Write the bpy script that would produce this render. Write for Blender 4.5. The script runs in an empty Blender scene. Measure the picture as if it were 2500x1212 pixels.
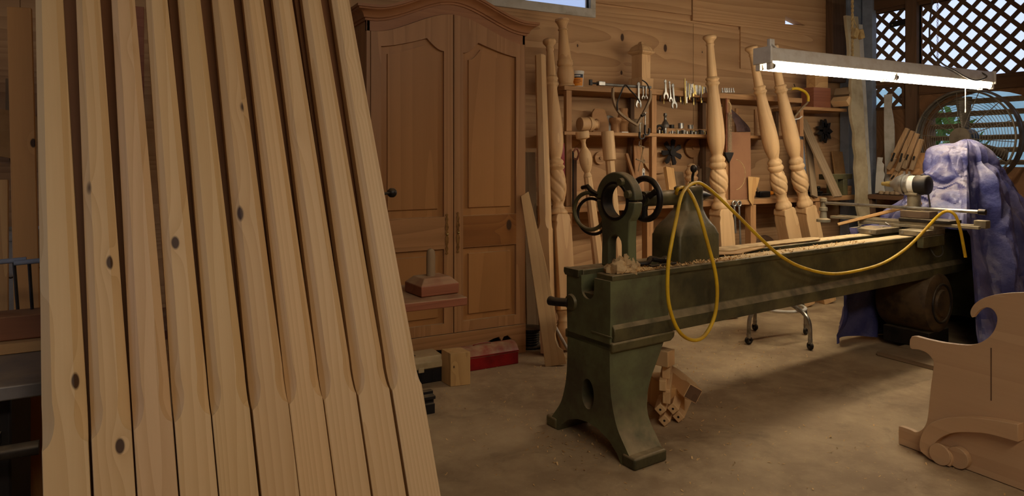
import bpy, bmesh, math, random
from mathutils import Vector, Matrix, noise as mnoise
from mathutils.geometry import tessellate_polygon
random.seed(11)
PI = math.pi
scn = bpy.context.scene
COL = scn.collection

# ------------------------------------------------------------------ camera
F = 2500*24.0/36.0                 # focal length in pixels of the 2500 px wide frame
CX, CY = 1250.0, 385.0             # principal point (the horizon sits at 385)
CAMH = 1.3
TH = math.radians(28.7)            # camera looks this far to the right of the back wall's normal
cS, cC = math.sin(TH), math.cos(TH)
cam_d = bpy.data.cameras.new('camera'); cam_d.lens = 24; cam_d.sensor_width = 36
cam_d.shift_y = -(606-CY)/2500.0
cam_d.clip_start = 0.05
cam = bpy.data.objects.new('camera', cam_d); COL.objects.link(cam)
cam.location = (0, 0, CAMH); cam.rotation_euler = (PI/2, 0, -TH)
scn.camera = cam

# ------------------------------------------------------------------ world, exposure
scn.view_settings.view_transform = 'Standard'; scn.view_settings.look = 'None'
scn.view_settings.gamma = 1; scn.view_settings.use_curve_mapping = False
scn.view_settings.exposure = 0.08
w = bpy.data.worlds.new('sky'); scn.world = w; w.use_nodes = True
bg = w.node_tree.nodes['Background']
bg.inputs['Color'].default_value = (0.60, 0.70, 1.0, 1); bg.inputs['Strength'].default_value = 1.15

def area(name, loc, target, sx, sy, power, color):
    l = bpy.data.lights.new(name, 'AREA'); l.shape = 'RECTANGLE'; l.size = sx; l.size_y = sy
    l.energy = power; l.color = color
    o = bpy.data.objects.new(name, l); COL.objects.link(o); o.location = loc
    d = Vector(target)-Vector(loc); o.rotation_euler = d.to_track_quat('-Z', 'Y').to_euler()
    return o
WARM = (1.0, 0.88, 0.74)
area('ceiling_fill', (0.9, -0.9, 2.74), (0.9, 3.0, 0.9), 2.4, 0.4, 35, WARM)  # added fill light up behind the camera, its source unseen
area('ceiling_fill', (3.0, 0.6, 2.74), (3.0, 2.8, 0.6), 2.4, 0.4, 6, WARM)  # second, weaker fill light added over the near floor
area('side_daylight_fill', (-2.6, 1.2, 1.6), (0.2, 2.0, 1.2), 1.0, 1.0, 9, (0.62, 0.74, 1.0))  # added area light for bluish side daylight; no window is built there

# ------------------------------------------------------------------ from photo pixels to places in the room
# room axes: x along the back wall, y into it, z up
def ray(px, py):
    a, b = (px-CX)/F, -(py-CY)/F
    return Vector((a*cC+cS, -a*cS+cC, b))
O = Vector((0, 0, CAMH))
def P(px, py, d): return O+ray(px, py)*d
def onY(px, py, y): r = ray(px, py); return O+r*(y/r.y)
def onX(px, py, x): r = ray(px, py); return O+r*(x/r.x)
def onZ(px, py, z=0.0): r = ray(px, py); return O+r*((z-CAMH)/r.z)
def onPl(px, py, p, n): r = ray(px, py); n = Vector(n); return O+r*(n.dot(Vector(p)-O)/n.dot(r))

# ------------------------------------------------------------------ mesh helpers
class MB:
    def __init__(s): s.bm = bmesh.new()
    def _f(s, vs):
        try: return s.bm.faces.new(vs)
        except ValueError: return None
    def box(s, c, d, M=None):
        c = Vector(c); x, y, z = d[0]/2, d[1]/2, d[2]/2
        pts = [Vector((i*x, j*y, k*z)) for i in (-1, 1) for j in (-1, 1) for k in (-1, 1)]
        if M is not None: pts = [M @ p for p in pts]
        v = [s.bm.verts.new(p+c) for p in pts]
        for q in ((0,1,3,2),(4,6,7,5),(0,4,5,1),(2,3,7,6),(0,2,6,4),(1,5,7,3)): s._f([v[i] for i in q])
        return s
    def bx(s, x0, x1, y0, y1, z0, z1):
        return s.box(((x0+x1)/2, (y0+y1)/2, (z0+z1)/2), (abs(x1-x0), abs(y1-y0), abs(z1-z0)))
    def rings(s, rs, cap=True, closed=False):
        R = [[s.bm.verts.new(p) for p in r] for r in rs]
        n = len(R[0]); m = len(R)
        for i in range(m if closed else m-1):
            a, b = R[i], R[(i+1) % m]
            for j in range(n): s._f([a[j], a[(j+1) % n], b[(j+1) % n], b[j]])
        if cap and not closed:
            s._f(list(reversed(R[0]))); s._f(R[-1])
        return s
    def sheet(s, rows, thick=0.0):
        R = [[s.bm.verts.new(p) for p in r] for r in rows]
        for i in range(len(R)-1):
            for j in range(len(R[0])-1): s._f([R[i][j], R[i][j+1], R[i+1][j+1], R[i+1][j]])
        return s
    def tube(s, pts, r, seg=8, closed=False, cap=True, flat=None):
        pts = [Vector(p) for p in pts]; n = len(pts)
        rr = r if isinstance(r, (list, tuple)) else [r]*n
        T = []
        for i in range(n):
            a = pts[(i-1) % n] if (closed or i > 0) else pts[i]
            b = pts[(i+1) % n] if (closed or i < n-1) else pts[i]
            t = b-a; T.append(t.normalized() if t.length > 1e-9 else Vector((0, 0, 1)))
        u = T[0].orthogonal().normalized() if flat is None else (Vector(flat)-T[0]*Vector(flat).dot(T[0])).normalized()
        out = []
        for i in range(n):
            u = (u-T[i]*u.dot(T[i]))
            u = u.normalized() if u.length > 1e-6 else T[i].orthogonal().normalized()
            v = T[i].cross(u)
            out.append([pts[i]+(u*math.cos(2*PI*k/seg)+v*math.sin(2*PI*k/seg))*rr[i] for k in range(seg)])
        return s.rings(out, cap, closed)
    def bar(s, pts, wd, th, up=(0, 0, 1)):
        pts = [Vector(p) for p in pts]; n = len(pts); out = []
        for i in range(n):
            t = (pts[min(i+1, n-1)]-pts[max(i-1, 0)]).normalized()
            a = t.cross(Vector(up)).normalized(); b = a.cross(t)
            W = wd[i] if isinstance(wd, (list, tuple)) else wd
            out.append([pts[i]+a*(i1*W/2)+b*(j1*th/2) for i1, j1 in ((-1,-1),(1,-1),(1,1),(-1,1))])
        return s.rings(out)
    def cyl(s, a, b, r0, r1=None, seg=20): return s.tube([a, b], [r0, r0 if r1 is None else r1], seg)
    def lathe(s, prof, seg=24, M=None, mod=None, cap=True, closed=False):
        rs = []
        for r, z in prof:
            ring = []
            for k in range(seg):
                t = 2*PI*k/seg; q = r*(mod(t, z) if mod else 1)
                p = Vector((q*math.cos(t), q*math.sin(t), z)); ring.append(M @ p if M is not None else p)
            rs.append(ring)
        return s.rings(rs, cap, closed)
    def torus(s, c, ax, R, r, seg=32, rs=8):
        ax = Vector(ax).normalized(); u = ax.orthogonal().normalized(); v = ax.cross(u); c = Vector(c)
        return s.tube([c+(u*math.cos(2*PI*k/seg)+v*math.sin(2*PI*k/seg))*R for k in range(seg)], r, rs, closed=True)
    def ball(s, c, r, sc=(1, 1, 1), seg=16, M=None):
        c = Vector(c); rs = []
        for i in range(1, seg//2):
            a = PI*i/(seg//2)
            ring = []
            for k in range(seg):
                p = Vector((math.sin(a)*math.cos(2*PI*k/seg)*sc[0], math.sin(a)*math.sin(2*PI*k/seg)*sc[1], math.cos(a)*sc[2]))*r
                ring.append((M @ p if M is not None else p)+c)
            rs.append(ring)
        return s.rings(rs)
    def prism(s, poly, h0, h1, M=None, holes=()):
        """poly in local xy, extruded along local z"""
        loops = [list(poly)]+[list(h) for h in holes]
        def mk(p, h):
            q = Vector((p[0], p[1], h)); return s.bm.verts.new(M @ q if M is not None else q)
        A = [[mk(p, h0) for p in L] for L in loops]; B = [[mk(p, h1) for p in L] for L in loops]
        if holes:
            tri = tessellate_polygon([[Vector((p[0], p[1], 0)) for p in L] for L in loops])
            fa = [v for L in A for v in L]; fb = [v for L in B for v in L]
            for t in tri:
                s._f([fa[i] for i in t]); s._f([fb[i] for i in reversed(t)])
        else:
            s._f(A[0]); s._f(list(reversed(B[0])))
        for a, b in zip(A, B):
            n = len(a)
            for i in range(n): s._f([a[i], a[(i+1) % n], b[(i+1) % n], b[i]])
        return s
    def build(s, name, mat, parent=None, bevel=0, smooth=35, M=None, recalc=True, solid=0, sub=0):
        if recalc: bmesh.ops.recalc_face_normals(s.bm, faces=s.bm.faces[:])
        me = bpy.data.meshes.new(name); s.bm.to_mesh(me); s.bm.free()
        me.materials.append(mat)
        if smooth:
            for p in me.polygons: p.use_smooth = True
            me.set_sharp_from_angle(angle=math.radians(smooth))
        o = bpy.data.objects.new(name, me); COL.objects.link(o)
        if parent is not None: o.parent = parent
        if M is not None: o.matrix_world = M if parent is None else o.matrix_world; o.matrix_local = M
        if solid:
            k = o.modifiers.new('thickness', 'SOLIDIFY'); k.thickness = solid; k.offset = 0
        if bevel:
            b = o.modifiers.new('edges', 'BEVEL'); b.width = bevel; b.segments = 2; b.limit_method = 'ANGLE'; b.angle_limit = math.radians(40)
            b.harden_normals = False
        if sub:
            q = o.modifiers.new('subd', 'SUBSURF'); q.levels = sub; q.render_levels = sub
        return o
def tag(o, label, cat, group=None, kind=None):
    o['label'] = label; o['category'] = cat
    if group: o['group'] = group
    if kind: o['kind'] = kind
    return o
def struct(o): o['kind'] = 'structure'; return o
def thing(name, label, cat, M, group=None):
    o = bpy.data.objects.new(name, None); COL.objects.link(o); o.empty_display_size = .1
    o.matrix_world = M if isinstance(M, Matrix) else Matrix.Translation(Vector(M))
    return tag(o, label, cat, group)
def copy_tree(o, parent=None):
    c = o.copy(); COL.objects.link(c)
    if parent is not None: c.parent = parent
    for ch in list(o.children): copy_tree(ch, c)
    return c
def T(x, y, z): return Matrix.Translation(Vector((x, y, z)))
def RX(a): return Matrix.Rotation(math.radians(a), 4, 'X')
def RY(a): return Matrix.Rotation(math.radians(a), 4, 'Y')
def RZ(a): return Matrix.Rotation(math.radians(a), 4, 'Z')
def frame(A, B, xd=(1, 0, 0), spin=0):
    """origin at A, z towards B, x close to xd; also the distance A-B"""
    A, B = Vector(A), Vector(B); z = (B-A).normalized(); x = Vector(xd); x = (x-z*x.dot(z)).normalized(); y = z.cross(x)
    M = Matrix((x, y, z)).transposed().to_4x4(); M.translation = A
    return M @ RZ(spin), (B-A).length
XZ = Matrix(((1,0,0,0),(0,0,1,0),(0,1,0,0),(0,0,0,1)))    # prism drawn in xz, extruded along y
YZ = Matrix(((0,0,1,0),(1,0,0,0),(0,1,0,0),(0,0,0,1)))    # prism drawn in yz, extruded along x
def circ(cx, cy, r, n=20, ry=None): return [(cx+r*math.cos(2*PI*k/n), cy+(ry or r)*math.sin(2*PI*k/n)) for k in range(n)]
def spline(pts, n=8, closed=False):
    pts = [Vector(p) for p in pts]; m = len(pts); out = []
    rng = range(m if closed else m-1)
    for i in rng:
        if closed: p0, p1, p2, p3 = pts[(i-1) % m], pts[i], pts[(i+1) % m], pts[(i+2) % m]
        else: p0, p1, p2, p3 = pts[max(i-1, 0)], pts[i], pts[i+1], pts[min(i+2, m-1)]
        for k in range(n):
            t = k/n
            out.append(.5*((2*p1)+(p2-p0)*t+(2*p0-5*p1+4*p2-p3)*t*t+(3*p1-p0-3*p2+p3)*t**3))
    if not closed: out.append(pts[-1])
    return out
def smooth2(pts, n=6, closed=False): return [(p.x, p.y) for p in spline([(a, b, 0) for a, b in pts], n, closed)]
def sstep(t): t = max(0, min(1, t)); return t*t*(3-2*t)

# ------------------------------------------------------------------ materials
def lin(c):
    out = []
    for v in c[:3]:
        v = v/255.0; out.append(v/12.92 if v <= .04045 else ((v+.055)/1.055)**2.4)
    return (*out, 1.0)
class NT:
    def __init__(s, name):
        s.m = bpy.data.materials.new(name); s.m.use_nodes = True; s.t = s.m.node_tree
        s.b = s.t.nodes['Principled BSDF']
    def n(s, typ, **kw):
        x = s.t.nodes.new(typ)
        for k, v in kw.items():
            if k.startswith('i_'):
                x.inputs[int(k[2:]) if k[2:].isdigit() else k[2:]].default_value = v
            else: setattr(x, k, v)
        return x
    def l(s, a, b): s.t.links.new(a, b)
    def math(s, op, a, b=None, clamp=False):
        x = s.t.nodes.new('ShaderNodeMath'); x.operation = op; x.use_clamp = clamp
        for i, v in enumerate((a, b)):
            if v is None: continue
            if isinstance(v, (int, float)): x.inputs[i].default_value = v
            else: s.l(v, x.inputs[i])
        return x.outputs[0]
    def vmath(s, op, a, b):
        x = s.t.nodes.new('ShaderNodeVectorMath'); x.operation = op
        for i, v in enumerate((a, b)):
            if isinstance(v, (tuple, list)): x.inputs[i].default_value = v
            else: s.l(v, x.inputs[i])
        return x
    def mix(s, f, a, b, mode='MIX'):
        x = s.t.nodes.new('ShaderNodeMix'); x.data_type = 'RGBA'; x.blend_type = mode
        for sock, v in ((x.inputs[0], f), (x.inputs[6], a), (x.inputs[7], b)):
            if isinstance(v, (int, float)): sock.default_value = v
            elif isinstance(v, (tuple, list)): sock.default_value = v
            else: s.l(v, sock)
        return x.outputs[2]
    def ramp(s, f, lo, hi):
        x = s.t.nodes.new('ShaderNodeMapRange'); x.clamp = True
        x.inputs[1].default_value = lo; x.inputs[2].default_value = hi; s.l(f, x.inputs[0]); return x.outputs[0]
    def noise(s, vec, scale, detail=2, dist=0.0, rough=.5):
        x = s.t.nodes.new('ShaderNodeTexNoise'); x.inputs['Scale'].default_value = scale; x.inputs['Detail'].default_value = detail
        x.inputs['Distortion'].default_value = dist; x.inputs['Roughness'].default_value = rough; s.l(vec, x.inputs['Vector']); return x.outputs['Fac']
    def coord(s, rand=True):
        tc = s.n('ShaderNodeTexCoord'); v = tc.outputs['Object']
        if rand:
            oi = s.n('ShaderNodeObjectInfo')
            k = s.vmath('SCALE', (17.0, 9.0, 23.0), (0, 0, 0)); s.l(oi.outputs['Random'], k.inputs[3])
            v = s.vmath('ADD', v, k.outputs[0]).outputs[0]
        return v, tc.outputs['Object']
    def up(s, lo=.35, hi=.8):
        g = s.n('ShaderNodeNewGeometry'); sp = s.n('ShaderNodeSeparateXYZ'); s.l(g.outputs['Normal'], sp.inputs[0]); return s.ramp(sp.outputs[2], lo, hi)
    def fin(s, col, rough=.6, metal=0.0, bump=None, bd=.004, spec=.3):
        if isinstance(col, (tuple, list)): s.b.inputs['Base Color'].default_value = col
        else: s.l(col, s.b.inputs['Base Color'])
        if isinstance(rough, (int, float)): s.b.inputs['Roughness'].default_value = rough
        else: s.l(rough, s.b.inputs['Roughness'])
        s.b.inputs['Metallic'].default_value = metal; s.b.inputs['Specular IOR Level'].default_value = spec
        if bump is not None:
            x = s.n('ShaderNodeBump'); x.inputs['Strength'].default_value = 1; x.inputs['Distance'].default_value = bd
            s.l(bump, x.inputs['Height']); s.l(x.outputs[0], s.b.inputs['Normal'])
        return s.m
DUST = lin((196, 170, 128))
def wood(name, light, dark, axis='Z', freq=5.0, stretch=.09, rings=5.0, ring_mix=.65, rough=.6, dust=0.0, knots=(), vary=.10, fib=.35, bump=.0006, sharp=1.5, spots=0.0, lean=0.0, kamp=.20):
    """long-grained wood: contour lines of a stretched noise as growth rings, fine fibre on top, optional knots [(x,y,z,r)]"""
    m = NT(name); v, v0 = m.coord()
    sc = {'X': (stretch, 1, 1), 'Y': (1, stretch, 1), 'Z': (1, 1, stretch)}[axis]
    sv = m.vmath('MULTIPLY', v, sc).outputs[0]
    field = m.noise(sv, freq, 1.0, .1)
    if lean:
        sx = m.n('ShaderNodeSeparateXYZ'); m.l(v, sx.inputs[0]); field = m.math('ADD', field, m.math('MULTIPLY', sx.outputs[{'X': 1, 'Y': 0, 'Z': 0}[axis]], lean))
    kd = None
    for (x, y, z, r) in knots:
        d = m.vmath('SUBTRACT', v0, (x, y, z)).outputs[0]
        d = m.vmath('MULTIPLY', d, (1, 1, .55)).outputs[0]
        ln = m.t.nodes.new('ShaderNodeVectorMath'); ln.operation = 'LENGTH'; m.l(d, ln.inputs[0]); ln = ln.outputs['Value']
        bumpf = m.math('MULTIPLY', m.math('EXPONENT', m.math('MULTIPLY', ln, -1.0/(r*1.5))), kamp)
        field = m.math('ADD', field, bumpf)
        k = m.ramp(ln, r*1.0, r*.72)
        kd = k if kd is None else m.math('MAXIMUM', kd, k)
    saw = m.math('FRACT', m.math('MULTIPLY', field, rings*4))
    saw = m.math('POWER', saw, sharp)
    fv = m.vmath('MULTIPLY', v, tuple(c*(1 if c < 1 else 1) for c in sc)).outputs[0]
    fibre = m.noise(fv, freq*28, 2.0, 0.0, .6)
    broad = m.noise(sv, freq*.45, 1.0)
    f = m.math('ADD', m.math('MULTIPLY', saw, ring_mix), m.math('MULTIPLY', m.math('SUBTRACT', fibre, .5), fib), clamp=True)
    c = m.mix(f, lin(light), lin(dark))
    hsv = m.n('ShaderNodeHueSaturation'); m.l(c, hsv.inputs['Color'])
    oi = m.n('ShaderNodeObjectInfo')
    val = m.math('ADD', 1.0-vary, m.math('MULTIPLY', m.math('ADD', broad, oi.outputs['Random']), vary)); m.l(val, hsv.inputs['Value'])
    c = hsv.outputs[0]
    if kd is not None:
        c = m.mix(kd, c, lin((74, 50, 30)))
    if spots:
        vo = m.n('ShaderNodeTexVoronoi'); vo.inputs['Scale'].default_value = 2.3; m.l(sv if False else v, vo.inputs['Vector'])
        c = m.mix(m.math('MULTIPLY', m.ramp(vo.outputs['Distance'], .075, .035), spots), c, lin((70, 44, 24)))
    if dust:
        dn = m.noise(v0, 9, 4); c = m.mix(m.math('MULTIPLY', m.math('MULTIPLY', m.up(), m.ramp(dn, .25, .7)), dust), c, DUST)
    return m.fin(c, rough, 0, m.math('MULTIPLY', f, -1.0), bump)
def paint(name, col, col2=None, scale=8, rough=.5, metal=0.0, dust=0.0, lo=.45, hi=.65, bump=0.0, spec=.3, detail=5):
    m = NT(name); v, v0 = m.coord()
    c = lin(col); nz = m.noise(v, scale, detail, 0, .6)
    if col2: c = m.mix(m.ramp(nz, lo, hi), c, lin(col2))
    else: c = m.mix(m.math('MULTIPLY', nz, .25), c, (c[0]*.55, c[1]*.55, c[2]*.55, 1))
    if dust:
        dn = m.noise(v0, 14, 4); c = m.mix(m.math('MULTIPLY', m.math('MULTIPLY', m.up(.2, .9), m.ramp(dn, .2, .65)), dust), c, DUST)
    fine = m.noise(v, scale*9, 3) if bump else None
    return m.fin(c, rough, metal, fine, bump, spec)
def flat(name, col, rough=.5, metal=0.0, spec=.3):
    return NT(name).fin(lin(col), rough, metal, spec=spec)
def glow(name, col, strength):
    m = NT(name); m.b.inputs['Base Color'].default_value = (*col, 1)
    m.b.inputs['Emission Color'].default_value = (*col, 1); m.b.inputs['Emission Strength'].default_value = strength
    return m.m
# ------------------------------------------------------------------ materials used all over
ply_knots = [(q.x, q.y-.012, q.z, r) for q, r in [(onY(px, py, 4.5), r) for px, py, r in ((1517, 92, .020), (1622, 118, .021), (1515, 178, .012), (1712, 128, .007), (1408, 112, .008))]]
M_ply = wood('plywood', (194, 152, 106), (152, 108, 68), 'X', 2.4, .075, 5.0, .58, .7, 0, ply_knots, .14, .4, .0006, 1.3, 0, 2.2, .05)
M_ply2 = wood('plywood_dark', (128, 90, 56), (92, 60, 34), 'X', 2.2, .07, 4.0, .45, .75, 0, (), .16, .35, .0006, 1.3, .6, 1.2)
M_shelf = wood('shelf_timber', (180, 134, 86), (138, 96, 58), 'X', 5, .06, 3, .5, .65, .5)
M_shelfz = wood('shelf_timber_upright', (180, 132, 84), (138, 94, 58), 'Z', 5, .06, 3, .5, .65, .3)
M_turn = wood('turned_pine', (214, 172, 120), (180, 132, 84), 'Z', 5, .07, 3.2, .5, .55, .25, (), .08, .3, .0004, 1.6, .5)
M_turn2 = wood('turned_pine_pale', (218, 178, 126), (190, 144, 94), 'Z', 5, .07, 3, .45, .55, .25, (), .08, .3, .0004)
M_scrapx = wood('offcut_long', (200, 156, 100), (160, 112, 64), 'X', 6, .08, 3, .5, .6, .3)
M_scrapz = wood('offcut_upright', (204, 158, 98), (166, 116, 64), 'Z', 6, .08, 3, .5, .6, .3)
M_arm = wood('cabinet_timber', (172, 124, 78), (134, 90, 52), 'Z', 5, .05, 2.4, .5, .42, .9, (), .12, .3, .0004)
M_armx = wood('cabinet_rail_timber', (170, 122, 76), (130, 88, 50), 'X', 5, .05, 2.4, .5, .42, .9, (), .12, .3, .0004)
M_armp = wood('cabinet_panel_timber', (172, 120, 68), (144, 96, 50), 'Z', 3.2, .04, 2, .4, .4, .9, (), .10, .25, .0003)
M_armc = wood('cabinet_cornice_timber', (166, 112, 70), (128, 82, 48), 'X', 5, .05, 2.2, .4, .45, .5)
M_old = wood('old_grey_timber', (150, 124, 92), (104, 82, 58), 'Z', 5, .07, 3, .5, .8, .3)
M_oldx = wood('old_grey_timber_flat', (148, 122, 90), (104, 82, 58), 'X', 5, .07, 3, .5, .8, .3)
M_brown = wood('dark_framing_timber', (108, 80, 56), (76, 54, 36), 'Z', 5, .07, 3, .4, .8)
M_brownx = wood('dark_framing_timber_flat', (100, 70, 44), (66, 44, 28), 'Y', 5, .07, 3, .4, .8)
M_red = wood('reddish_block_timber', (150, 92, 64), (112, 60, 40), 'X', 6, .06, 2.5, .4, .55, .75)
M_headb = wood('birch_ply', (206, 168, 124), (184, 144, 102), 'Y', 3, .05, 2.2, .35, .5, .1)
M_ironG = paint('green_cast_iron', (104, 96, 62), (70, 66, 46), 5, .45, .15, .8, .38, .62, .0015)
M_ironG2 = paint('green_cast_iron_worn', (112, 116, 80), (84, 78, 58), 4, .5, .1, .9, .36, .62, .0015)
M_iron = paint('dark_iron', (56, 50, 44), (36, 32, 30), 12, .45, .5, .45)
M_ironB = paint('black_iron', (44, 38, 34), (28, 25, 24), 12, .42, .4, .35)
M_steel = paint('steel', (176, 170, 158), (130, 124, 112), 14, .32, .85, .25)
M_chrome = paint('bright_steel', (166, 162, 152), (140, 134, 124), 14, .42, .8, .0)
M_brass = paint('brassy_metal', (196, 172, 104), (150, 126, 70), 14, .35, .8, .2)
M_white = paint('white_enamel', (236, 230, 216), (220, 210, 192), 12, .5, 0, .8)
M_whiteb = paint('whitewashed_board', (190, 182, 166), (166, 154, 134), 7, .75, 0, .3)
M_bluegrey = paint('pale_bluegrey_paint', (140, 146, 156), (120, 122, 128), 6, .7)
M_yel = paint('yellow_hose_rubber', (226, 182, 36), (196, 150, 34), 10, .45, 0, .35)
M_redp = paint('red_enamel', (150, 26, 26), (120, 20, 22), 8, .4, 0, .85)
M_beige = paint('beige_plastic', (196, 174, 128), (176, 152, 108), 8, .55, 0, .5)
M_black = paint('black_plastic', (34, 30, 28), (24, 22, 21), 8, .55, 0, .35)
M_belt = paint('brown_abrasive', (92, 68, 62), (74, 55, 52), 20, .85)
M_card = paint('cardboard', (172, 130, 80), (146, 106, 62), 5, .85)
M_rag = paint('dusty_rag', (204, 172, 124), (168, 136, 92), 16, .9)
M_shav = paint('wood_shavings', (224, 184, 124), (188, 142, 84), 22, .8)
M_fan = paint('fan_grey_metal', (112, 100, 82), (84, 74, 60), 10, .5, .3, .5)
M_rope = paint('rope', (206, 178, 120), (170, 140, 90), 30, .9)
M_cord = flat('grey_cord', (74, 66, 50), .5)
M_orange = flat('orange_label', (226, 140, 34), .5)
M_navy = flat('navy_label', (44, 46, 58), .5)
M_tubw = flat('white_tub', (216, 208, 192), .45)
M_grass = paint('leaf_green', (96, 132, 52), (58, 92, 36), 6, .6)

def concrete():
    m = NT('dusty_concrete'); v, v0 = m.coord(False)
    a = m.noise(v0, 1.1, 5, .4, .6); b = m.noise(v0, 5, 6, .2, .65); c = m.noise(v0, 60, 3, 0, .6)
    col = m.mix(m.ramp(a, .36, .66), lin((146, 120, 88)), lin((180, 154, 116)))
    col = m.mix(m.math('MULTIPLY', m.ramp(b, .42, .7), .65), col, lin((200, 174, 132)))
    d = m.noise(v0, 2.3, 6, .8, .7)
    col = m.mix(m.math('MULTIPLY', m.ramp(d, .56, .74), .55), col, lin((92, 72, 52)))
    col = m.mix(m.math('MULTIPLY', m.ramp(c, .62, .74), .45), col, lin((206, 178, 128)))
    # dark old stain by the wall of the left bench
    sp = m.n('ShaderNodeSeparateXYZ'); m.l(v0, sp.inputs[0])
    return m.fin(col, .75, 0, m.math('ADD', b, m.math('MULTIPLY', c, .3)), .002, .25)
M_floor = concrete()

# ------------------------------------------------------------------ the room
WB, WR, CEIL = 4.5, 6.48, 3.0
X0, Y0 = -3.6, -2.6
struct(MB().bx(X0, WR+.2, Y0, WB+.2, -.1, 0).build('floor', M_floor))
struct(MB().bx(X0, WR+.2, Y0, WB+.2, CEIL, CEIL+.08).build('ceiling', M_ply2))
struct(MB().bx(X0-.1, X0, Y0, WB+.1, 0, CEIL).build('wall_left', M_ply))
struct(MB().bx(X0-.1, WR+.1, Y0-.1, Y0, 0, CEIL).build('wall_front', M_ply))

wl, wr = onY(1186, 10, WB).x, onY(1437, 10, WB).x
WZ0 = 2.49
tri = [onY(1911, 60, WB), onY(1911, 40, WB), onY(1958, 63, WB)]
b = MB()
b.prism([(X0, 0), (WR+.1, 0), (WR+.1, CEIL), (X0, CEIL)], WB, WB+.05, XZ, holes=[[(wl, WZ0), (wr, WZ0), (wr, 2.88), (wl, 2.88)], [(p.x, p.z) for p in tri]])
# plywood sheets nailed on the studs, small gaps between them
u50, u1690, u1803 = onY(50, 300, WB).x, onY(1690, 150, WB).x, onY(1803, 120, WB).x
xs = [X0, u50, u50+1.22, u50+2.44, u1690, WR]
for a_, c_ in zip(xs[:-1], xs[1:]):
    b.bx(a_+.002, c_-.002, WB-.012, WB+.001, .02, 2.475)
b.bx(wr+.01, u1690-.03, WB-.022, WB+.001, 2.545, 2.98)
wb = struct(b.build('wall_back', M_ply, bevel=0))
b = MB()
b.prism([(u1690-.02, 2.50), (WR, 2.50), (WR, 2.985), (u1690-.02, 2.985)], WB-.03, WB+.0, XZ, holes=[[(p.x, p.z) for p in tri]])
struct(b.build('trim_1', M_ply, bevel=.003))
struct(MB().bx(u1803, WR-.25, WB-.026, WB-.012, onY(1803, 168, WB).z, 2.50).build('trim_2', M_ply, bevel=.002))
# high window: frame and pane of old glass, open to the sky
win = MB()
for x0, x1, z0, z1 in ((wl-.06, wr+.05, WZ0-.07, WZ0), (wl-.06, wl, WZ0, 2.9), (wr, wr+.05, WZ0, 2.9), (wl, wr, 2.86, 2.9)): win.bx(x0, x1, WB-.03, WB+.04, z0, z1)
wo = struct(win.build('window_1', M_whiteb, bevel=.004))
gm = NT('old_glass'); gm.b.inputs['Transmission Weight'].default_value = .9; gm.fin((.75, .82, .9, 1), .25)
MB().bx(wl, wr, WB+.015, WB+.02, WZ0, 2.86).build('pane', gm.m, wo)

# right wall with lattice openings and the louvred opening behind the fan
Lz0, Lz1 = 2.02, 2.74
def yy(px, py=100): return onX(px, py, WR).y
h1 = [(yy(2112), Lz0+.05), (yy(2217), Lz0+.04), (yy(2217), Lz1), (yy(2112), Lz1)]
h2 = [(yy(2245), Lz0), (2.30, Lz0), (2.30, Lz1), (yy(2245), Lz1)]
h3 = [(yy(2118), 1.80), (yy(2203), 1.80), (yy(2203), 1.99), (yy(2118), 1.99)]
yl = yy(2263); ycen = yl-.50
fh = [(yl, 1.22), (yl, 1.55)]+[(ycen+.50*math.cos(t), 1.55+.33*math.sin(t)) for t in [PI*k/16 for k in range(1, 16)]]+[(ycen-.5, 1.55), (ycen-.5, 1.22)]
b = MB().prism([(Y0, 0), (WB, 0), (WB, CEIL), (Y0, CEIL)], WR, WR+.05, YZ, holes=[h1, h2, h3, fh])
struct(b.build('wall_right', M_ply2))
def lattice_window(name, y0, y1, z0, z1, pitch, sw, depth=.012):
    """one lattice panel: two layers of crossed diagonal strips clipped to the opening"""
    def clip(p, q):
        t0, t1 = 0.0, 1.0; d = (q[0]-p[0], q[1]-p[1])
        for i, (lo, hi) in enumerate(((y0-.02, y1+.02), (z0-.02, z1+.02))):
            if abs(d[i]) < 1e-9: continue
            a, c = (lo-p[i])/d[i], (hi-p[i])/d[i]
            if a > c: a, c = c, a
            t0, t1 = max(t0, a), min(t1, c)
        return None if t1-t0 < 1e-4 else ((p[0]+d[0]*t0, p[1]+d[1]*t0), (p[0]+d[0]*t1, p[1]+d[1]*t1))
    fr = MB(); x = WR
    for a in ((y0-.03, y1+.03, z0-.03, z0), (y0-.03, y1+.03, z1, z1+.03), (y0-.03, y0, z0, z1), (y1, y1+.03, z0, z1)): fr.bx(x-.012, x+.03, *a)
    o = struct(fr.build(name, M_brownx, bevel=.002))
    m = MB(); L = 3.0
    for layer, sg in ((0, 1), (1, -1)):
        k = -40
        while k < 40:
            cy = y0+k*pitch
            r = clip((cy-L, z0-sg*L), (cy+L, z0+sg*L)); k += 1
            if r: m.bar([(x+.060+layer*depth, *r[0]), (x+.060+layer*depth, *r[1])], sw, depth*.9, up=(1, 0, 0))
    m.build('lattice', M_brown, o)
    return o
lattice_window('window_2', h1[1][0], h1[0][0], Lz0+.05, Lz1, .155, .036)
lattice_window('window_3', 2.30, h2[0][0], Lz0, Lz1, .155, .036)
lattice_window('window_4', h3[1][0], h3[0][0], 1.80, 1.99, .155, .036)
# louvres
lf = MB()
for yy_ in (yl+.02, ycen-.52): lf.bx(WR+.05, WR+.14, yy_-.02, yy_+.02, 1.2, 1.95)
lo_ = struct(lf.build('window_5', M_brown))
m = MB()
for k in range(7):
    z = 1.26+k*.109
    m.box((WR+.10, ycen, z), (.085, 1.0, .012), RY(22))
m.build('louvre', M_oldx, lo_)
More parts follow.
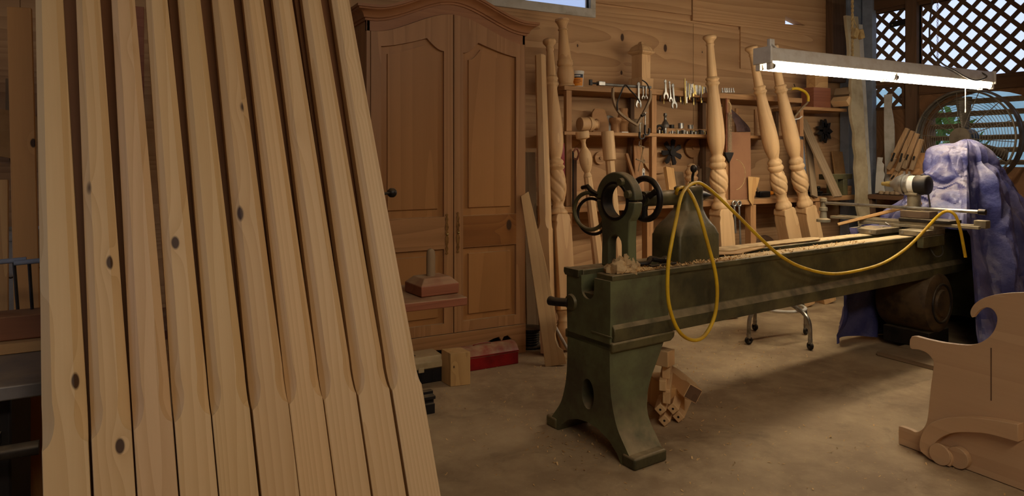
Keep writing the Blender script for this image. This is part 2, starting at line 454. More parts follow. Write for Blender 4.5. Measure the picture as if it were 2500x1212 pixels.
# posts and beams of the right wall and the corner
struct(MB().bx(WR-.05, WR, yy(2245), yy(2217), 0, CEIL).build('trim_3', M_brown, bevel=.004))
struct(MB().bx(WR-.04, WR, 2.2, WB-.1, Lz1+.03, Lz1+.14).build('trim_4', M_brownx, bevel=.004))
struct(MB().bx(WR-.035, WR, 2.2, yy(2245)-.01, 1.89, Lz0-.03).build('trim_5', M_brownx, bevel=.004))
c0, c1 = onY(2070, 200, WB-.12).x, onY(2108, 200, WB-.12).x
struct(MB().bx(c0, WR, WB-.13, WB-.03, 0, CEIL).build('trim_6', M_bluegrey, bevel=.005))
struct(MB().bx(c0-.22, c0-.01, WB-.11, WB-.03, 2.05, CEIL).build('trim_7', M_brown, bevel=.01))
struct(MB().bx(WR-.07, WR, WB-.26, WB-.15, 0, CEIL).build('trim_8', M_bluegrey, bevel=.004))
# ceiling joists just above the picture
for i, x in enumerate((-2.4, -1.2, 0, 1.2, 2.4, 3.6, 4.8, 6.0)):
    struct(MB().bx(x-.025, x+.025, Y0, WB, CEIL-.12, CEIL).build('trim_%d' % (9+i), M_brownx))
# outside: yard, bushes
struct(MB().bx(WR+.25, 16, -6, 12, -.12, -.02).build('exterior_ground', paint('yard_earth', (140, 128, 92), (92, 104, 60), 2, .9)))
def bush(x, y, r, h, label):
    m = MB()
    for i in range(420):
        a, q, z = random.uniform(0, 2*PI), r*math.sqrt(random.random()), h*random.random()
        q *= math.sin(PI*min(.98, .12+z/h*.86))**.6
        c = Vector((q*math.cos(a), q*math.sin(a), z+.05)); n = Vector((random.gauss(0, 1), random.gauss(0, 1), random.gauss(0, 1))).normalized()
        u = n.orthogonal().normalized(); v = n.cross(u); s = random.uniform(.07, .15)
        m._f([m.bm.verts.new(c+u*s), m.bm.verts.new(c+v*s*.45), m.bm.verts.new(c-u*s), m.bm.verts.new(c-v*s*.45)])
    o = thing('garden_bush', label, 'bush', T(x, y, 0))
    m.build('leaves', M_grass, o, smooth=0, recalc=False)
    MB().tube([(0, 0, -.05), (.02, .01, h*.5), (0, 0, h*.85)], [.04, .03, .01]).build('stem', M_brown, o)
struct(MB().bx(11.0, 11.2, -1, 9, -.02, 2.45).build('exterior_wall', paint('teal_render', (196, 228, 226), (168, 206, 206), 3, .9)))
bush(9.6, 6.6, .9, 2.0, 'tall green bush outside, seen through the upper louvres at the wooden clamps side')
bush(8.6, 4.9, .8, 1.85, 'green leafy bush outside, seen low through the louvres beside the fan hub')
bush(8.9, 3.4, .75, 1.6, 'smaller green bush outside, behind the tarp side of the louvres')
# ------------------------------------------------------------------ the row of leaning pencil posts
V0 = 1.834                                     # front faces cross this line at the chamfer stops
LEAN = Vector((-.227, 1.264, 3.61)).normalized()
PW = .088
stops = [(100, 217, 1090), (222, 322, 1062), (325, 422, 1040), (425, 515, 1022), (517, 610, 1005),
         (615, 705, 992), (705, 788, 978), (790, 870, 968), (872, 953, 957), (955, 1032, 945)]
S0 = .70                                       # stop height along the post
def octo(wd, c, z):
    h = wd/2
    return [Vector(p) for p in ((-h+c,-h,z),(h-c,-h,z),(h,-h+c,z),(h,h-c,z),(h-c,h,z),(-h+c,h,z),(-h,h-c,z),(-h,-h+c,z))]
def pencil_mesh(wd, s0, L, cmax=.021, taper=.71, ref=1.16):
    rs = [octo(wd, .0015, 0), octo(wd, .0015, s0-.2), octo(wd, .0015, s0-.001)]
    for k in range(1, 11):
        t = k/10; rs.append(octo(wd, max(.0016, cmax*1.22*math.sqrt(1-(1-t)**2)), s0+.065*t))
    rs.append(octo(wd, cmax*1.05, s0+.10))
    for k in range(1, 9):
        t = k/8; s = s0+.13+(L-s0-.13)*t
        q = 1-(1-taper)*(s-s0)/ref; rs.append(octo(wd*q, cmax*q, s))
    rs.append(octo(wd*q-.012, cmax*q, L+.006))
    return MB().rings(rs)
post_txt = ['first of the row, beside the grey machine table', 'second of the row, big oval knot at mid height',
            'third of the row, strongly figured grain at its top', 'fourth of the row, round dark knot at mid height',
            'fifth of the row, straight grained and knot free', 'sixth of the row, two dark knots in its upper half',
            'seventh of the row, plain and straight grained', 'eighth of the row, wavy flame figure along its shaft',
            'ninth of the row, brown resin pocket below the stop', 'last of the row, beside the cabinet, small knots near its top']
post_knots = {0: [(188, 930, .013), (90, 678, .009)], 1: [(207, 457, .017), (270, 640, .012), (293, 1090, .011), (325, 115, .008)],
              2: [(326, 112, .009)], 3: [(428, 592, .012), (428, 925, .007)], 5: [(595, 258, .014), (583, 520, .016)],
              7: [(715, 312, .012)], 9: [(850, 128, .010), (880, 258, .006)], 8: [(855, 960, .010)]}
pine_l = [(214, 182, 132), (214, 180, 130), (216, 180, 134), (214, 180, 130), (212, 178, 126), (212, 176, 126), (212, 176, 126), (212, 178, 130), (214, 180, 132), (216, 184, 138)]
post_M = []
for i, (xa, xb, ys) in enumerate(stops):
    pa, pb = onY(xa, ys, V0), onY(xb, ys, V0)
    c = (pa+pb)/2; wd = min(PW, abs(pb.x-pa.x)*.985)
    # back along the lean to the floor, axis half a width behind the front face
    base = c-LEAN*S0; M, _ = frame(base, base+LEAN, (1, 0, 0))
    M = M @ T(0, wd/2, 0)
    k = (.012-M.translation.z)/LEAN.z
    M = T(*(LEAN*k)) @ M; s0 = S0-k
    kn = []
    n = M.to_3x3() @ Vector((0, -1, 0)); fp = M @ Vector((0, -wd/2, 0))
    for (px, py, r) in post_knots.get(i, []):
        q = M.inverted() @ onPl(px, py, fp, n); kn.append((q.x, q.y, q.z, r))
    light = pine_l[i]; dark = (int(light[0]*.86), int(light[1]*.79), int(light[2]*.68))
    rr = [1.6, 2.6, 3.4, 2.4, 3.4, 2.6, 3.6, 3.0, 2.6, 3.0][i]
    mt = wood('knotty_pine_%d' % i, light, dark, 'Z', [5, 6, 7, 6, 9, 6, 9, 7, 7, 9][i], [.04, .05, .09, .05, .02, .04, .02, .08, .03, .02][i], rr, .42, .5, 0, kn, .06, .24, .0002, 1.5, 0, [3, 3, 1.5, 3, 6, 4, 6, 2, 4, 6][i])
    o = pencil_mesh(wd, s0, 2.28).build('pencil_post', mt, smooth=25, M=M)
    tag(o, 'pale pine post, '+post_txt[i], 'post', 'tapered pine posts leaning in a row')
    post_M.append((M, wd, s0))
# a second rank of brown square posts showing as dark strips in the gaps
gx = [(178, 'between the first and second'), (268, 'between the second and third'), (436, 'between the fourth and fifth'), (506, 'between the fifth and sixth'),
      (588, 'between the sixth and seventh'), (664, 'between the seventh and eighth'), (738, 'between the eighth and ninth'), (800, 'between the ninth and tenth')]
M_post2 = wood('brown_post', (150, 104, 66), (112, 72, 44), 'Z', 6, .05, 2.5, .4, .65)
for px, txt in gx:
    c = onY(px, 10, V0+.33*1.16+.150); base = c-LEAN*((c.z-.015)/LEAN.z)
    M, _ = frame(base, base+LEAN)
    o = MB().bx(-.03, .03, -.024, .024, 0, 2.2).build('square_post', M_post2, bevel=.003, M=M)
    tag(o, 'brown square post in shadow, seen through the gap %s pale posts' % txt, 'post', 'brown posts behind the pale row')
# what they all lean on: a timber rail slung from the joists
s = 2.12; ry = V0+.33*(s-S0)+.088+.155; rz = .942*s-.02
o = thing('lumber_rail', 'timber rail slung from the joists, carrying the tops of the leaning posts', 'rail', T(.0, ry+.04, rz))
MB().bx(-.72, .62, -.04, .04, -.045, .045).build('bearer', M_shelf, o, bevel=.003)
for x in (-.6, .5): MB().bx(x-.02, x+.02, .04, .05, -.045, CEIL-rz).build('hanger', M_iron, o)

# ------------------------------------------------------------------ machine table and things at the far end of the row
M_slate = paint('machine_table_grey', (120, 116, 112), (98, 92, 86), 5, .5, .3, .35)
o = thing('saw_table', 'grey metal machine table over a dark cabinet, beside the first pale post', 'machine table', T(-.70, 2.27, 0))
MB().bx(-.60, .50, -.25, .22, .715, .75).build('table_top', M_slate, o, bevel=.004)
MB().bx(-.54, .42, -.16, .20, 0, .714).build('cabinet', M_black, o, bevel=.006)
MB().cyl((-.60, -.275, .60), (.49, -.275, .60), .017).build('fence_rail', M_iron, o)
for x in (-.5, .38): MB().bx(x-.02, x+.02, -.27, -.16, .585, .615).build('bracket', M_black, o)
yb = 2.40
o = MB().bx(-1.3, -.19, yb-.03, yb+.08, .782, .85).build('timber_beam', wood('beam_brown', (150, 98, 64), (108, 66, 42), 'X', 5, .05, 2, .5, .7, .3), bevel=.004)
tag(o, 'short reddish brown timber lying on a thin board on the grey machine table', 'timber')
o = MB().bx(-1.3, -.20, yb-.06, yb+.09, .751, .781).build('thin_board', M_scrapx, bevel=.002)
tag(o, 'thin yellow board under the reddish timber on the grey machine table', 'board')
def tee(px, py, px2, lbl):
    a = P(px, py, 2.02); y = a.y
    b_ = onY(px2, 745, y); b_.z = .751
    M = T(a.x, y, .751); o = thing('tee_handle_rod', lbl, 'tool', M)
    top = a-Vector((a.x, y, .751)); bot = b_-Vector((a.x, y, .751))
    MB().cyl(bot, top, .0045, seg=10).build('rod', M_iron, o)
    MB().tube([top+Vector((-.036, 0, -.001)), top+Vector((.03, 0, .002))], [.0075, .0075], 12).build('crossbar', M_bluegrey, o)
tee(34, 637, 50, 'grey tee handled rod standing behind the reddish timber, whole crossbar in view')
tee(71, 640, 84, 'grey tee handled rod half hidden behind the first pale post')
o = MB().bx(-1.6, .05, 2.95, 3.45, .66, .70); 
for x in (-1.5, -.05):
    for y in (3.0, 3.4): o.bx(x-.03, x+.03, y-.03, y+.03, 0, .66)
o = o.build('side_bench', M_oldx, bevel=.003); tag(o, 'low grey timber bench behind the machine table, carrying the white bucket', 'bench')
c = P(40, 600, 2.55); bz = .70
o = thing('bucket', 'dusty white plastic bucket standing behind the tee handled rods', 'bucket', T(c.x, 3.12, bz))
MB().lathe([(.085, 0), (.10, .30), (.108, .30), (.108, .33), (.098, .335), (.094, .31), (.08, .01)], 32).build('tub', M_whiteb, o)
MB().tube([(-.10, 0, .29), (-.09, -.10, .20), (0, -.125, .17), (.09, -.10, .20), (.10, 0, .29)], .003).build('handle', M_iron, o)
a = onZ(0, 870, 0)
# orange plank standing behind the first post
A = onY(66, 735, 2.78); B_ = onY(48, 20, 2.90)
k = A.z/(B_.z-A.z); A = A-(B_-A)*k; A.z = .004
M, L = frame(A, B_)
o = MB().bx(-.035, .035, -.012, .012, 0, L).build('plank', wood('orange_plank', (210, 154, 90), (186, 130, 72), 'Z', 6, .05, 2, .35, .6, 0, [(.03, -.012, L*.74, .010)]), bevel=.002, M=M)
tag(o, 'orange toned plank standing upright just behind the first pale post', 'plank')
A = onY(2, 750, 2.62); A.z = .004; B_ = onY(3, 440, 2.90); M, L = frame(A, B_)
o = MB().bx(-.02, .02, -.01, .01, 0, L).build('plank', M_scrapz, bevel=.002, M=M)
tag(o, 'narrow pale plank standing beside the white bucket, cut by the picture edge', 'plank')
# curved template
cc = onY(-42, 560, 3.9); r_o = .56; r_i = .34
pts = [(r_o*math.cos(t), r_o*math.sin(t)) for t in [-.3+1.9*k/24 for k in range(25)]]+[(r_i*math.cos(t), r_i*math.sin(t)) for t in [1.6-1.9*k/24 for k in range(25)]]
o = MB().prism(pts, -.006, .006, T(cc.x, 3.9, cc.z) @ RX(-6) @ XZ).build('arch_template', M_card)
tag(o, 'tan arch shaped plywood template leaning on the wall shelf behind the bucket', 'template')
# wall shelf behind the posts
x0, x1 = onY(-40, 280, 4.3).x, onY(352, 300, 4.3).x
sz = onY(30, 282, 4.22).z
o = thing('wall_shelf', 'long brown wall shelf behind the leaning posts', 'shelf', T((x0+x1)/2, 4.34, sz)); hw = (x1-x0)/2
MB().bx(-hw, hw, -.15, .145, -.045, 0).build('shelf_board', M_brown if False else M_shelf, o, bevel=.003)
for x in (-hw+.1, 0, hw-.1): MB().prism([(.145, -.05), (-.1, -.05), (.145, -.25)], -.015, .015, T(x, 0, 0) @ YZ).build('bracket', M_brownx, o)
def on_shelf(px0, px1, h, dy, name, m, lbl, cat, dp=.1):
    a, b_ = onY(px0, 280, 4.22).x, onY(px1, 280, 4.22).x
    o = MB().bx(a, b_, 4.22+dy, 4.22+dy+dp, sz+.001, sz+h).build(name, m, bevel=.003); tag(o, lbl, cat)
on_shelf(9, 44, .19, .05, 'board_offcut', M_old, 'pale board offcut standing on the wall shelf beside the orange plank', 'offcut', .03)
on_shelf(143, 163, .10, .02, 'storage_tin', M_black, 'dark tin on the wall shelf, seen between the first and second pale posts', 'tin')
on_shelf(322, 352, .62, .06, 'shingle_bundle', M_red, 'tall reddish board bundle on the wall shelf, seen between third and fourth pale posts', 'boards')
on_shelf(424, 436, .0, 0, 'x', M_red, '', '') if False else None

# ------------------------------------------------------------------ narrow workbench behind the posts, peg block and lever press on it
BZ = .805
o = thing('narrow_workbench', 'narrow dusty reddish bench behind the leaning posts, its end sticking out by the cabinet', 'bench', T(.5, 2.37, 0))
MB().bx(-.45, .525, -.17, .16, BZ-.03, BZ).build('bench_top', M_red, o, bevel=.004)
for x in (-.35, .17):
    for y in (-.12, .11): MB().bx(x-.025, x+.025, y-.025, y+.025, 0, BZ-.03).build('leg', M_shelfz, o, bevel=.003)
A = onZ(1029, 729, BZ+.0); B_ = onZ(1121, 717, BZ); ex = (B_-A); ex.z = 0; bw = ex.length; ex.normalize()
ang = math.degrees(math.atan2(ex.y, ex.x)); bd_ = .135; bh = .062
o = thing('peg_block', 'chamfered reddish block with an upright dowel peg on the bench end by the cabinet', 'block', T(A.x, A.y, BZ+.001) @ RZ(ang))
ch = .024
rs = []
for z, i in ((0, .004), (.004, 0), (bh-ch, 0), (bh, ch)):
    rs.append([Vector(p) for p in ((i, i, z), (bw-i, i, z), (bw-i, bd_-i, z), (i, bd_-i, z))])
MB().rings(rs).build('block', M_red, o, bevel=.003)
MB().lathe([(.0165, bh-.01), (.0165, bh+.075), (.015, bh+.088), (.010, bh+.096), (.004, bh+.099)], 20, T(bw/2-.004, bd_/2, 0)).build('peg', M_old, o)
o = thing('lever_press', 'dark lever with a ball knob poking out beside the last pale post', 'press', T(.742, 2.44, BZ+.001))
MB().bx(-.06, .06, -.05, .05, 0, .015).build('foot_plate', M_ironB, o, bevel=.003)
MB().cyl((0, 0, .015), (0, 0, .37), .022).build('pillar', M_ironB, o)
k0 = Vector((0, -.0, .355)); k1 = P(957, 471, 2.62)-Vector((.742, 2.44, BZ+.001))
a_ = MB().tube([k0, k0+(k1-k0)*.5, k1], [.008, .006, .005]).build('lever', M_ironB, o)
MB().ball(k1, .019).build('knob', M_ironB, a_)

# ------------------------------------------------------------------ the cabinet
AX0, AY = 1.185, 3.957; AWd = 1.082; AD = .50
def bell(u):
    s_ = abs(u-.554)/.54; t = max(0, min(1, (1-s_-.03)/.97)); return t*t*(3-2*t)
def z_door(u): return 2.05+.15*bell(u)
def z_corn(u): return 2.175+.15*bell(u)
arm = thing('armoire', 'large brown two door wooden armoire with arched cornice against the plywood wall', 'armoire', T(AX0, AY, 0))
us = [AWd*k/48 for k in range(49)]
c = MB()
c.bx(0, .022, 0, AD, 0, 2.17); c.bx(AWd-.022, AWd, 0, AD, 0, 2.17); c.bx(.022, AWd-.022, AD-.012, AD, .1, 2.17); c.bx(.022, AWd-.022, .02, AD-.012, .17, .19)
c.build('carcass', M_arm, arm, bevel=.003)
# face above the doors
fr = MB().prism([(u, z_door(u)+.003) for u in us]+[(u, z_corn(u)) for u in reversed(us)], 0, .022, XZ)
fr.build('frieze', M_armc, arm, smooth=0)
MB().bx(0, .022, -.0015, 0, .19, 2.05).bx(AWd-.014, AWd, -.0015, 0, .19, 2.05).build('face_stile', M_arm, arm)
# cornice: moulding swept round three sides and over the arch
prof = [(.0, -.062), (.010, -.062), (.012, -.050), (.022, -.046), (.024, -.036), (.032, -.022), (.046, -.010), (.060, -.004), (.062, .004), (.072, .006), (.072, .022), (.0, .026)]
path = [((0, AD), (-1, 0), z_corn(0)), ((0, 0), (-1, -1), z_corn(0))]+[((u, 0), (0, -1), z_corn(u)) for u in us[1:-1]]+[((AWd, 0), (1, -1), z_corn(AWd)), ((AWd, AD), (1, 0), z_corn(AWd))]
MB().rings([[Vector((p[0]+d[0]*o_, p[1]+d[1]*o_, z+h)) for o_, h in prof] for p, d, z in path]).build('cornice', M_armc, arm, smooth=40)
# lid following the arch
MB().prism([(u, z_corn(u)+.001) for u in us]+[(u, z_corn(u)+.018) for u in reversed(us)], .01, AD, XZ).build('roof', M_armc, arm, smooth=0)
# base with a sawn apron
ap = [(0, .192), (0, 0), (.09, 0), (.10, .05), (.17, .085), (.30, .06), (.44, .10)]+[(.60, .085), (.70, .075), (.84, .122), (.88, .128), (.90, .095), (.915, .125), (.945, .13), (.975, .10), (.985, 0), (AWd, 0), (AWd, .192)]
MB().prism(ap, -.010, .012, XZ).build('base_apron', M_armx, arm, bevel=.003)
knot = onY(1240, 549, AY)-Vector((AX0, AY, 0))
M_armk = wood('cabinet_timber_knot', (152, 98, 48), (112, 66, 30), 'X', 5, .05, 2.2, .5, .42, .35, [(knot.x, -.014, knot.z, .022)], .1, .3, .0004)
def door(x0, x1, flip, mats):
    D = thing_part = bpy.data.objects.new('door', None); COL.objects.link(D); D.parent = arm
    uu = [x0+(x1-x0)*k/24 for k in range(25)]
    st = .062; zb = .197; tw = x1-x0
    def ogee(ins, n=10):
        """top edge of the tall panel: long slow rise to a peak near the meeting stile, then a quarter scoop down"""
        a, b_ = x0+st+ins, x1-st-ins; out = []
        for k in range(n+1):
            t = k/n; u = a+(b_-a)*.72*t; out.append((u, 1.965-ins*1.05+.072*t**1.35))
        for k in range(1, n+1):
            t = k/n; u = a+(b_-a)*(.72+.28*t); out.append((u, 1.965-ins*1.05+.072*(1-math.sqrt(max(0, 1-(1-t)**2)) if False else .072/.072*(1-math.sin(t*PI/2)))))
        if flip: out = [(x0+x1-u, z) for u, z in reversed(out)]
        return out
    up_ = [(x0+st, .93)]+ogee(0)+[(x1-st, .93)]
    lo = [(x0+st, .262), (x0+st, .728), (x1-st, .728), (x1-st, .262)]
    poly = [(x0, zb)]+[(u, z_door(u)) for u in uu]+[(x1, zb)]
    for nm, m, poly_, holes in (('door_frame', mats[0], poly, [up_, lo]),):
        MB().prism(poly_, -.014, .010, XZ, holes=holes).build(nm, m, D, smooth=0)
    MB().prism([(x0+st, .731), (x0+st, .927), (x1-st, .927), (x1-st, .731)], -.0146, -.012, XZ).build('middle_rail', mats[1], D)
    # narrow moulding round the openings and raised fields
    for outer, inner in ((up_, [(x0+st+.040, .975)]+ogee(.040)+[(x1-st-.040, .975)]), (lo, [(x0+st+.04, .302), (x0+st+.04, .688), (x1-st-.04, .688), (x1-st-.04, .302)])):
        rs = []
        n = len(outer); cx = sum(p[0] for p in outer)/n; cz = sum(p[1] for p in outer)/n
        def sh(L, f): return [(p[0]+(cx-p[0])*f, p[1]+(cz-p[1])*f) for p in L]
        rs = [[Vector((p[0], .012, p[1])) for p in outer], [Vector((p[0], .002, p[1])) for p in outer], [Vector((p[0], .002, p[1])) for p in sh(outer, .03)],
              [Vector((p[0], -.007, p[1])) for p in inner]]
        rs[2] = [Vector((p[0], .006, p[1])) for p in inner]; rs[1] = [Vector((p[0], .008, p[1])) for p in outer]; rs[3] = [Vector((p.x+(cx-p.x)*.01, -.008, p.z+(cz-p.z)*.008)) for p in rs[2]]
        MB().rings(rs).build('panel', M_armp, D, smooth=20)
    return D
xm = onY(1105.5, 400, AY).x-AX0
d1 = door(.023, xm-.0035, False, (M_arm, M_armx))
d2 = door(xm+.0035, AWd-.015, True, (M_arm, M_armk))
def escutcheon(px, py0, py1, D):
    a, b_ = onY(px, py0, AY-.015), onY(px, py1, AY-.015); x = a.x-AX0; z1, z0 = a.z, b_.z
    L = z1-z0; pr = [(.004, 0), (.010, .03), (.004, .07), (.011, .14), (.005, .20), (.010, .28), (.013, .40), (.006, .46), (.012, .52), (.006, .58), (.013, .66), (.006, .78), (.011, .86), (.004, .93), (.009, .97), (.003, 1)]
    pl = [(x+r, z0+L*t) for r, t in pr]+[(x-r, z0+L*t) for r, t in reversed(pr)]
    MB().prism(pl, -.019, -.0135, XZ).build('escutcheon', paint('aged_brass', (150, 108, 58), (112, 78, 40), 30, .4, .5), D, bevel=.0015)
    MB().ball((x, -.024, z0+L*.50), .008).build('key_knob', M_brass, D)
escutcheon(1091, 522, 622, d1); escutcheon(1118, 518, 618, d2)

# ------------------------------------------------------------------ boxes and blocks on the floor before the cabinet
ty = 3.755; a = onZ(1261, 886, 0).x; x0, x1 = a-.44, a
o = thing('red_toolbox', 'dusty red metal toolbox on the floor before the cabinet', 'toolbox', T((x0+x1)/2, ty, 0)); hw = .22
MB().bx(-hw, hw, 0, .15, .001, .078).build('body', M_redp, o, bevel=.003)
MB().prism([(-.003, .079), (-.003, .088), (.022, .118), (.055, .132), (.095, .132), (.128, .118), (.153, .088), (.153, .079)], -hw-.003, hw+.003, YZ).build('lid', M_redp, o, bevel=.003)
MB().tube(spline([(-.06, .075, .131), (-.05, .07, .140), (0, .068, .144), (.05, .07, .140), (.06, .075, .131)], 4), .0035).build('handle', M_redp, o)
A, B_, C_ = onZ(1100, 945.5), onZ(1148.5, 940), onZ(1074, 929.5)
o = thing('timber_block', 'square pale timber block standing on end between the beige case and red toolbox', 'block', T(A.x, A.y, 0.001)); bh = .187
p = [Vector((0, 0, 0)), B_-A, (B_-A)+(C_-A), C_-A]
p = [Vector((0, 0, 0)), B_-A, None, C_-A]; p[3] = p[3].normalized()*.115; p[2] = p[1]+p[3]
MB().rings([[q for q in p], [q+Vector((0, 0, bh)) for q in p]]).build('offcut', wood('block_pine', (212, 170, 108), (172, 128, 72), 'Z', 7, .05, 2.5, .45, .6, .4, [(.02, .0, .11, .006)]), o, bevel=.002)
x1 = onZ(1085, 925, 0).x; x0 = x1-.42; ty = onZ(1040, 938, 0).y-.01
o = thing('drill_case', 'beige and black plastic tool case lying beside the pale timber block', 'tool case', T(x0, ty, 0))
MB().bx(0, .40, .012, .20, .001, .085).build('tray', M_black, o, bevel=.006)
for x in (.06, .16, .26, .33): MB().bx(x, x+.004, .008, .014, .01, .08).build('rib', M_black, o)
MB().prism([(.0, .086), (.0, .125), (.03, .150), (.17, .150), (.205, .13), (.205, .086)], 0, .40, YZ).build('lid', M_beige, o, bevel=.006)
for x in (.15, .24): MB().bx(x, x+.035, -.004, .004, .07, .10).build('latch', M_beige, o, bevel=.003)
MB().tube(spline([(.10, .0, .135), (.085, -.035, .12), (.08, -.045, .07), (.085, -.035, .03), (.10, .012, .02)], 5), .020, 10).build('carry_handle', M_black, o)
MB().bx(.22, .25, .07, .11, .1495, .152).build('hinge', M_black, o)
# black rail end
A = onZ(1062, 1010, 0); 
o = MB().prism([(0, 0), (.08, 0), (.08, .05), (.065, .05), (.065, .075), (.09, .075), (.09, .092), (.055, .092), (.055, .108), (.025, .108), (.025, .092), (-.01, .092), (-.01, .075), (.015, .075), (.015, .05), (0, .05)], A.x-.55, A.x, T(0, A.y, .001) @ YZ).build('steel_rail', M_black, bevel=.002)
tag(o, 'length of black steel rail on the floor, its end showing beside the last pale post', 'rail')
# dark wheels and clutter in the gap beside the cabinet
x0 = AX0+AWd; 
o = thing('wire_spool', 'black spool of wire in the dark gap beside the cabinet', 'spool', T(x0+.09, 4.05, .001))
MB().lathe([(.02, 0), (.085, 0), (.085, .012), (.05, .014), (.05, .12), (.085, .122), (.085, .134), (.02, .134)], 28).build('reel', M_black, o)
for k in range(6): MB().torus((0, 0, .03+.016*k), (0, .05, 1), .062, .006, 24, 6).build('wire', M_ironB, o)
# ------------------------------------------------------------------ shelf and bench unit along the back wall
SF, SB = 4.15, WB-.03                        # front and back of the shelves
zt = onY(1400, 210, SF).z; zm = onY(1391, 321, SF).z; BF = 4.12; zb = .945
xa, xb = onY(1378, 300, SF).x, onY(2068, 262, SF).x
un = thing('shelf_bench_unit', 'long wooden shelf and bench unit full of tools along the plywood wall', 'shelving', T(0, 0, 0))
def brd(name, x0, x1, y0, y1, z0, z1, m): return MB().bx(x0, x1, y0, y1, z0, z1).build(name, m, un, bevel=.003)
xr = onY(1958, 262, SF).x
brd('shelf', xa, xr, SF, SB, zt-.032, zt, M_shelf)
brd('shelf', xa, onY(1925, 320, SF).x, SF, SB, zm-.026, zm, M_shelf)
zr = onY(2000, 262, SF).z
brd('shelf', xr, xb, SF, SB, zr-.03, zr, M_shelf)
brd('shelf', xr, xb, SF+.05, SB, zm-.30, zm-.27, M_brown) if False else None
brd('bench_top', xa-.02, xb+.12, BF, SB, zb-.045, zb, M_shelf)
for px in (1390, 1598, 1777, 1958):
    x = onY(px, 300, SF).x; z1 = zt-.033 if px < 1950 else zr-.031
    brd('upright', x-.024, x+.024, SF+.002, SF+.04, zb+.001, zm-.027, M_shelfz)
    brd('upright', x-.024, x+.024, SF+.002, SF+.04, zm+.001, z1, M_shelfz)
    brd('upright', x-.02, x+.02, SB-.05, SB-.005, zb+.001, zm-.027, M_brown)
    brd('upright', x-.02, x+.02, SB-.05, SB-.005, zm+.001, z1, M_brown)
for px in (1390, 1590, 1842, 2000):
    x = onY(px, 560, BF).x
    brd('leg', x-.032, x+.032, BF+.01, BF+.075, 0, zb-.046, M_shelfz)
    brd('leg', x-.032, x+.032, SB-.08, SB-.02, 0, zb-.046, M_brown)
brd('lower_shelf', onY(1600, 560, BF).x, xb+.1, BF+.1, SB, .30, .325, M_brown)
brd('tool_rack_strip', onY(1500, 215, SF-.02).x, onY(1960, 215, SF-.02).x, SF-.014, SF-.001, zt-.03, zt+.012, M_shelf)
# long steel bar of a sash clamp lying on the front edge
A = onY(1462, 203, SF-.02); B_ = onY(1592, 214, SF-.02)
o = thing('pipe_clamp', 'long steel bar clamp lying along the top shelf edge beside the white tub', 'clamp', T(A.x, SF-.004, zt+.0245))
L = (B_.x-A.x)
MB().tube([(0, 0, 0), (L, 0, 0)], .011, 10).build('bar', M_chrome, o)
MB().bx(.0, .06, -.018, .018, -.012, .022).build('jaw', M_steel, o, bevel=.004)
MB().cyl((-.05, 0, .004), (0, 0, .004), .007).build('screw', M_iron, o)
MB().bx(-.075, -.05, -.008, .008, -.012, .03).build('crank', M_iron, o, bevel=.003)

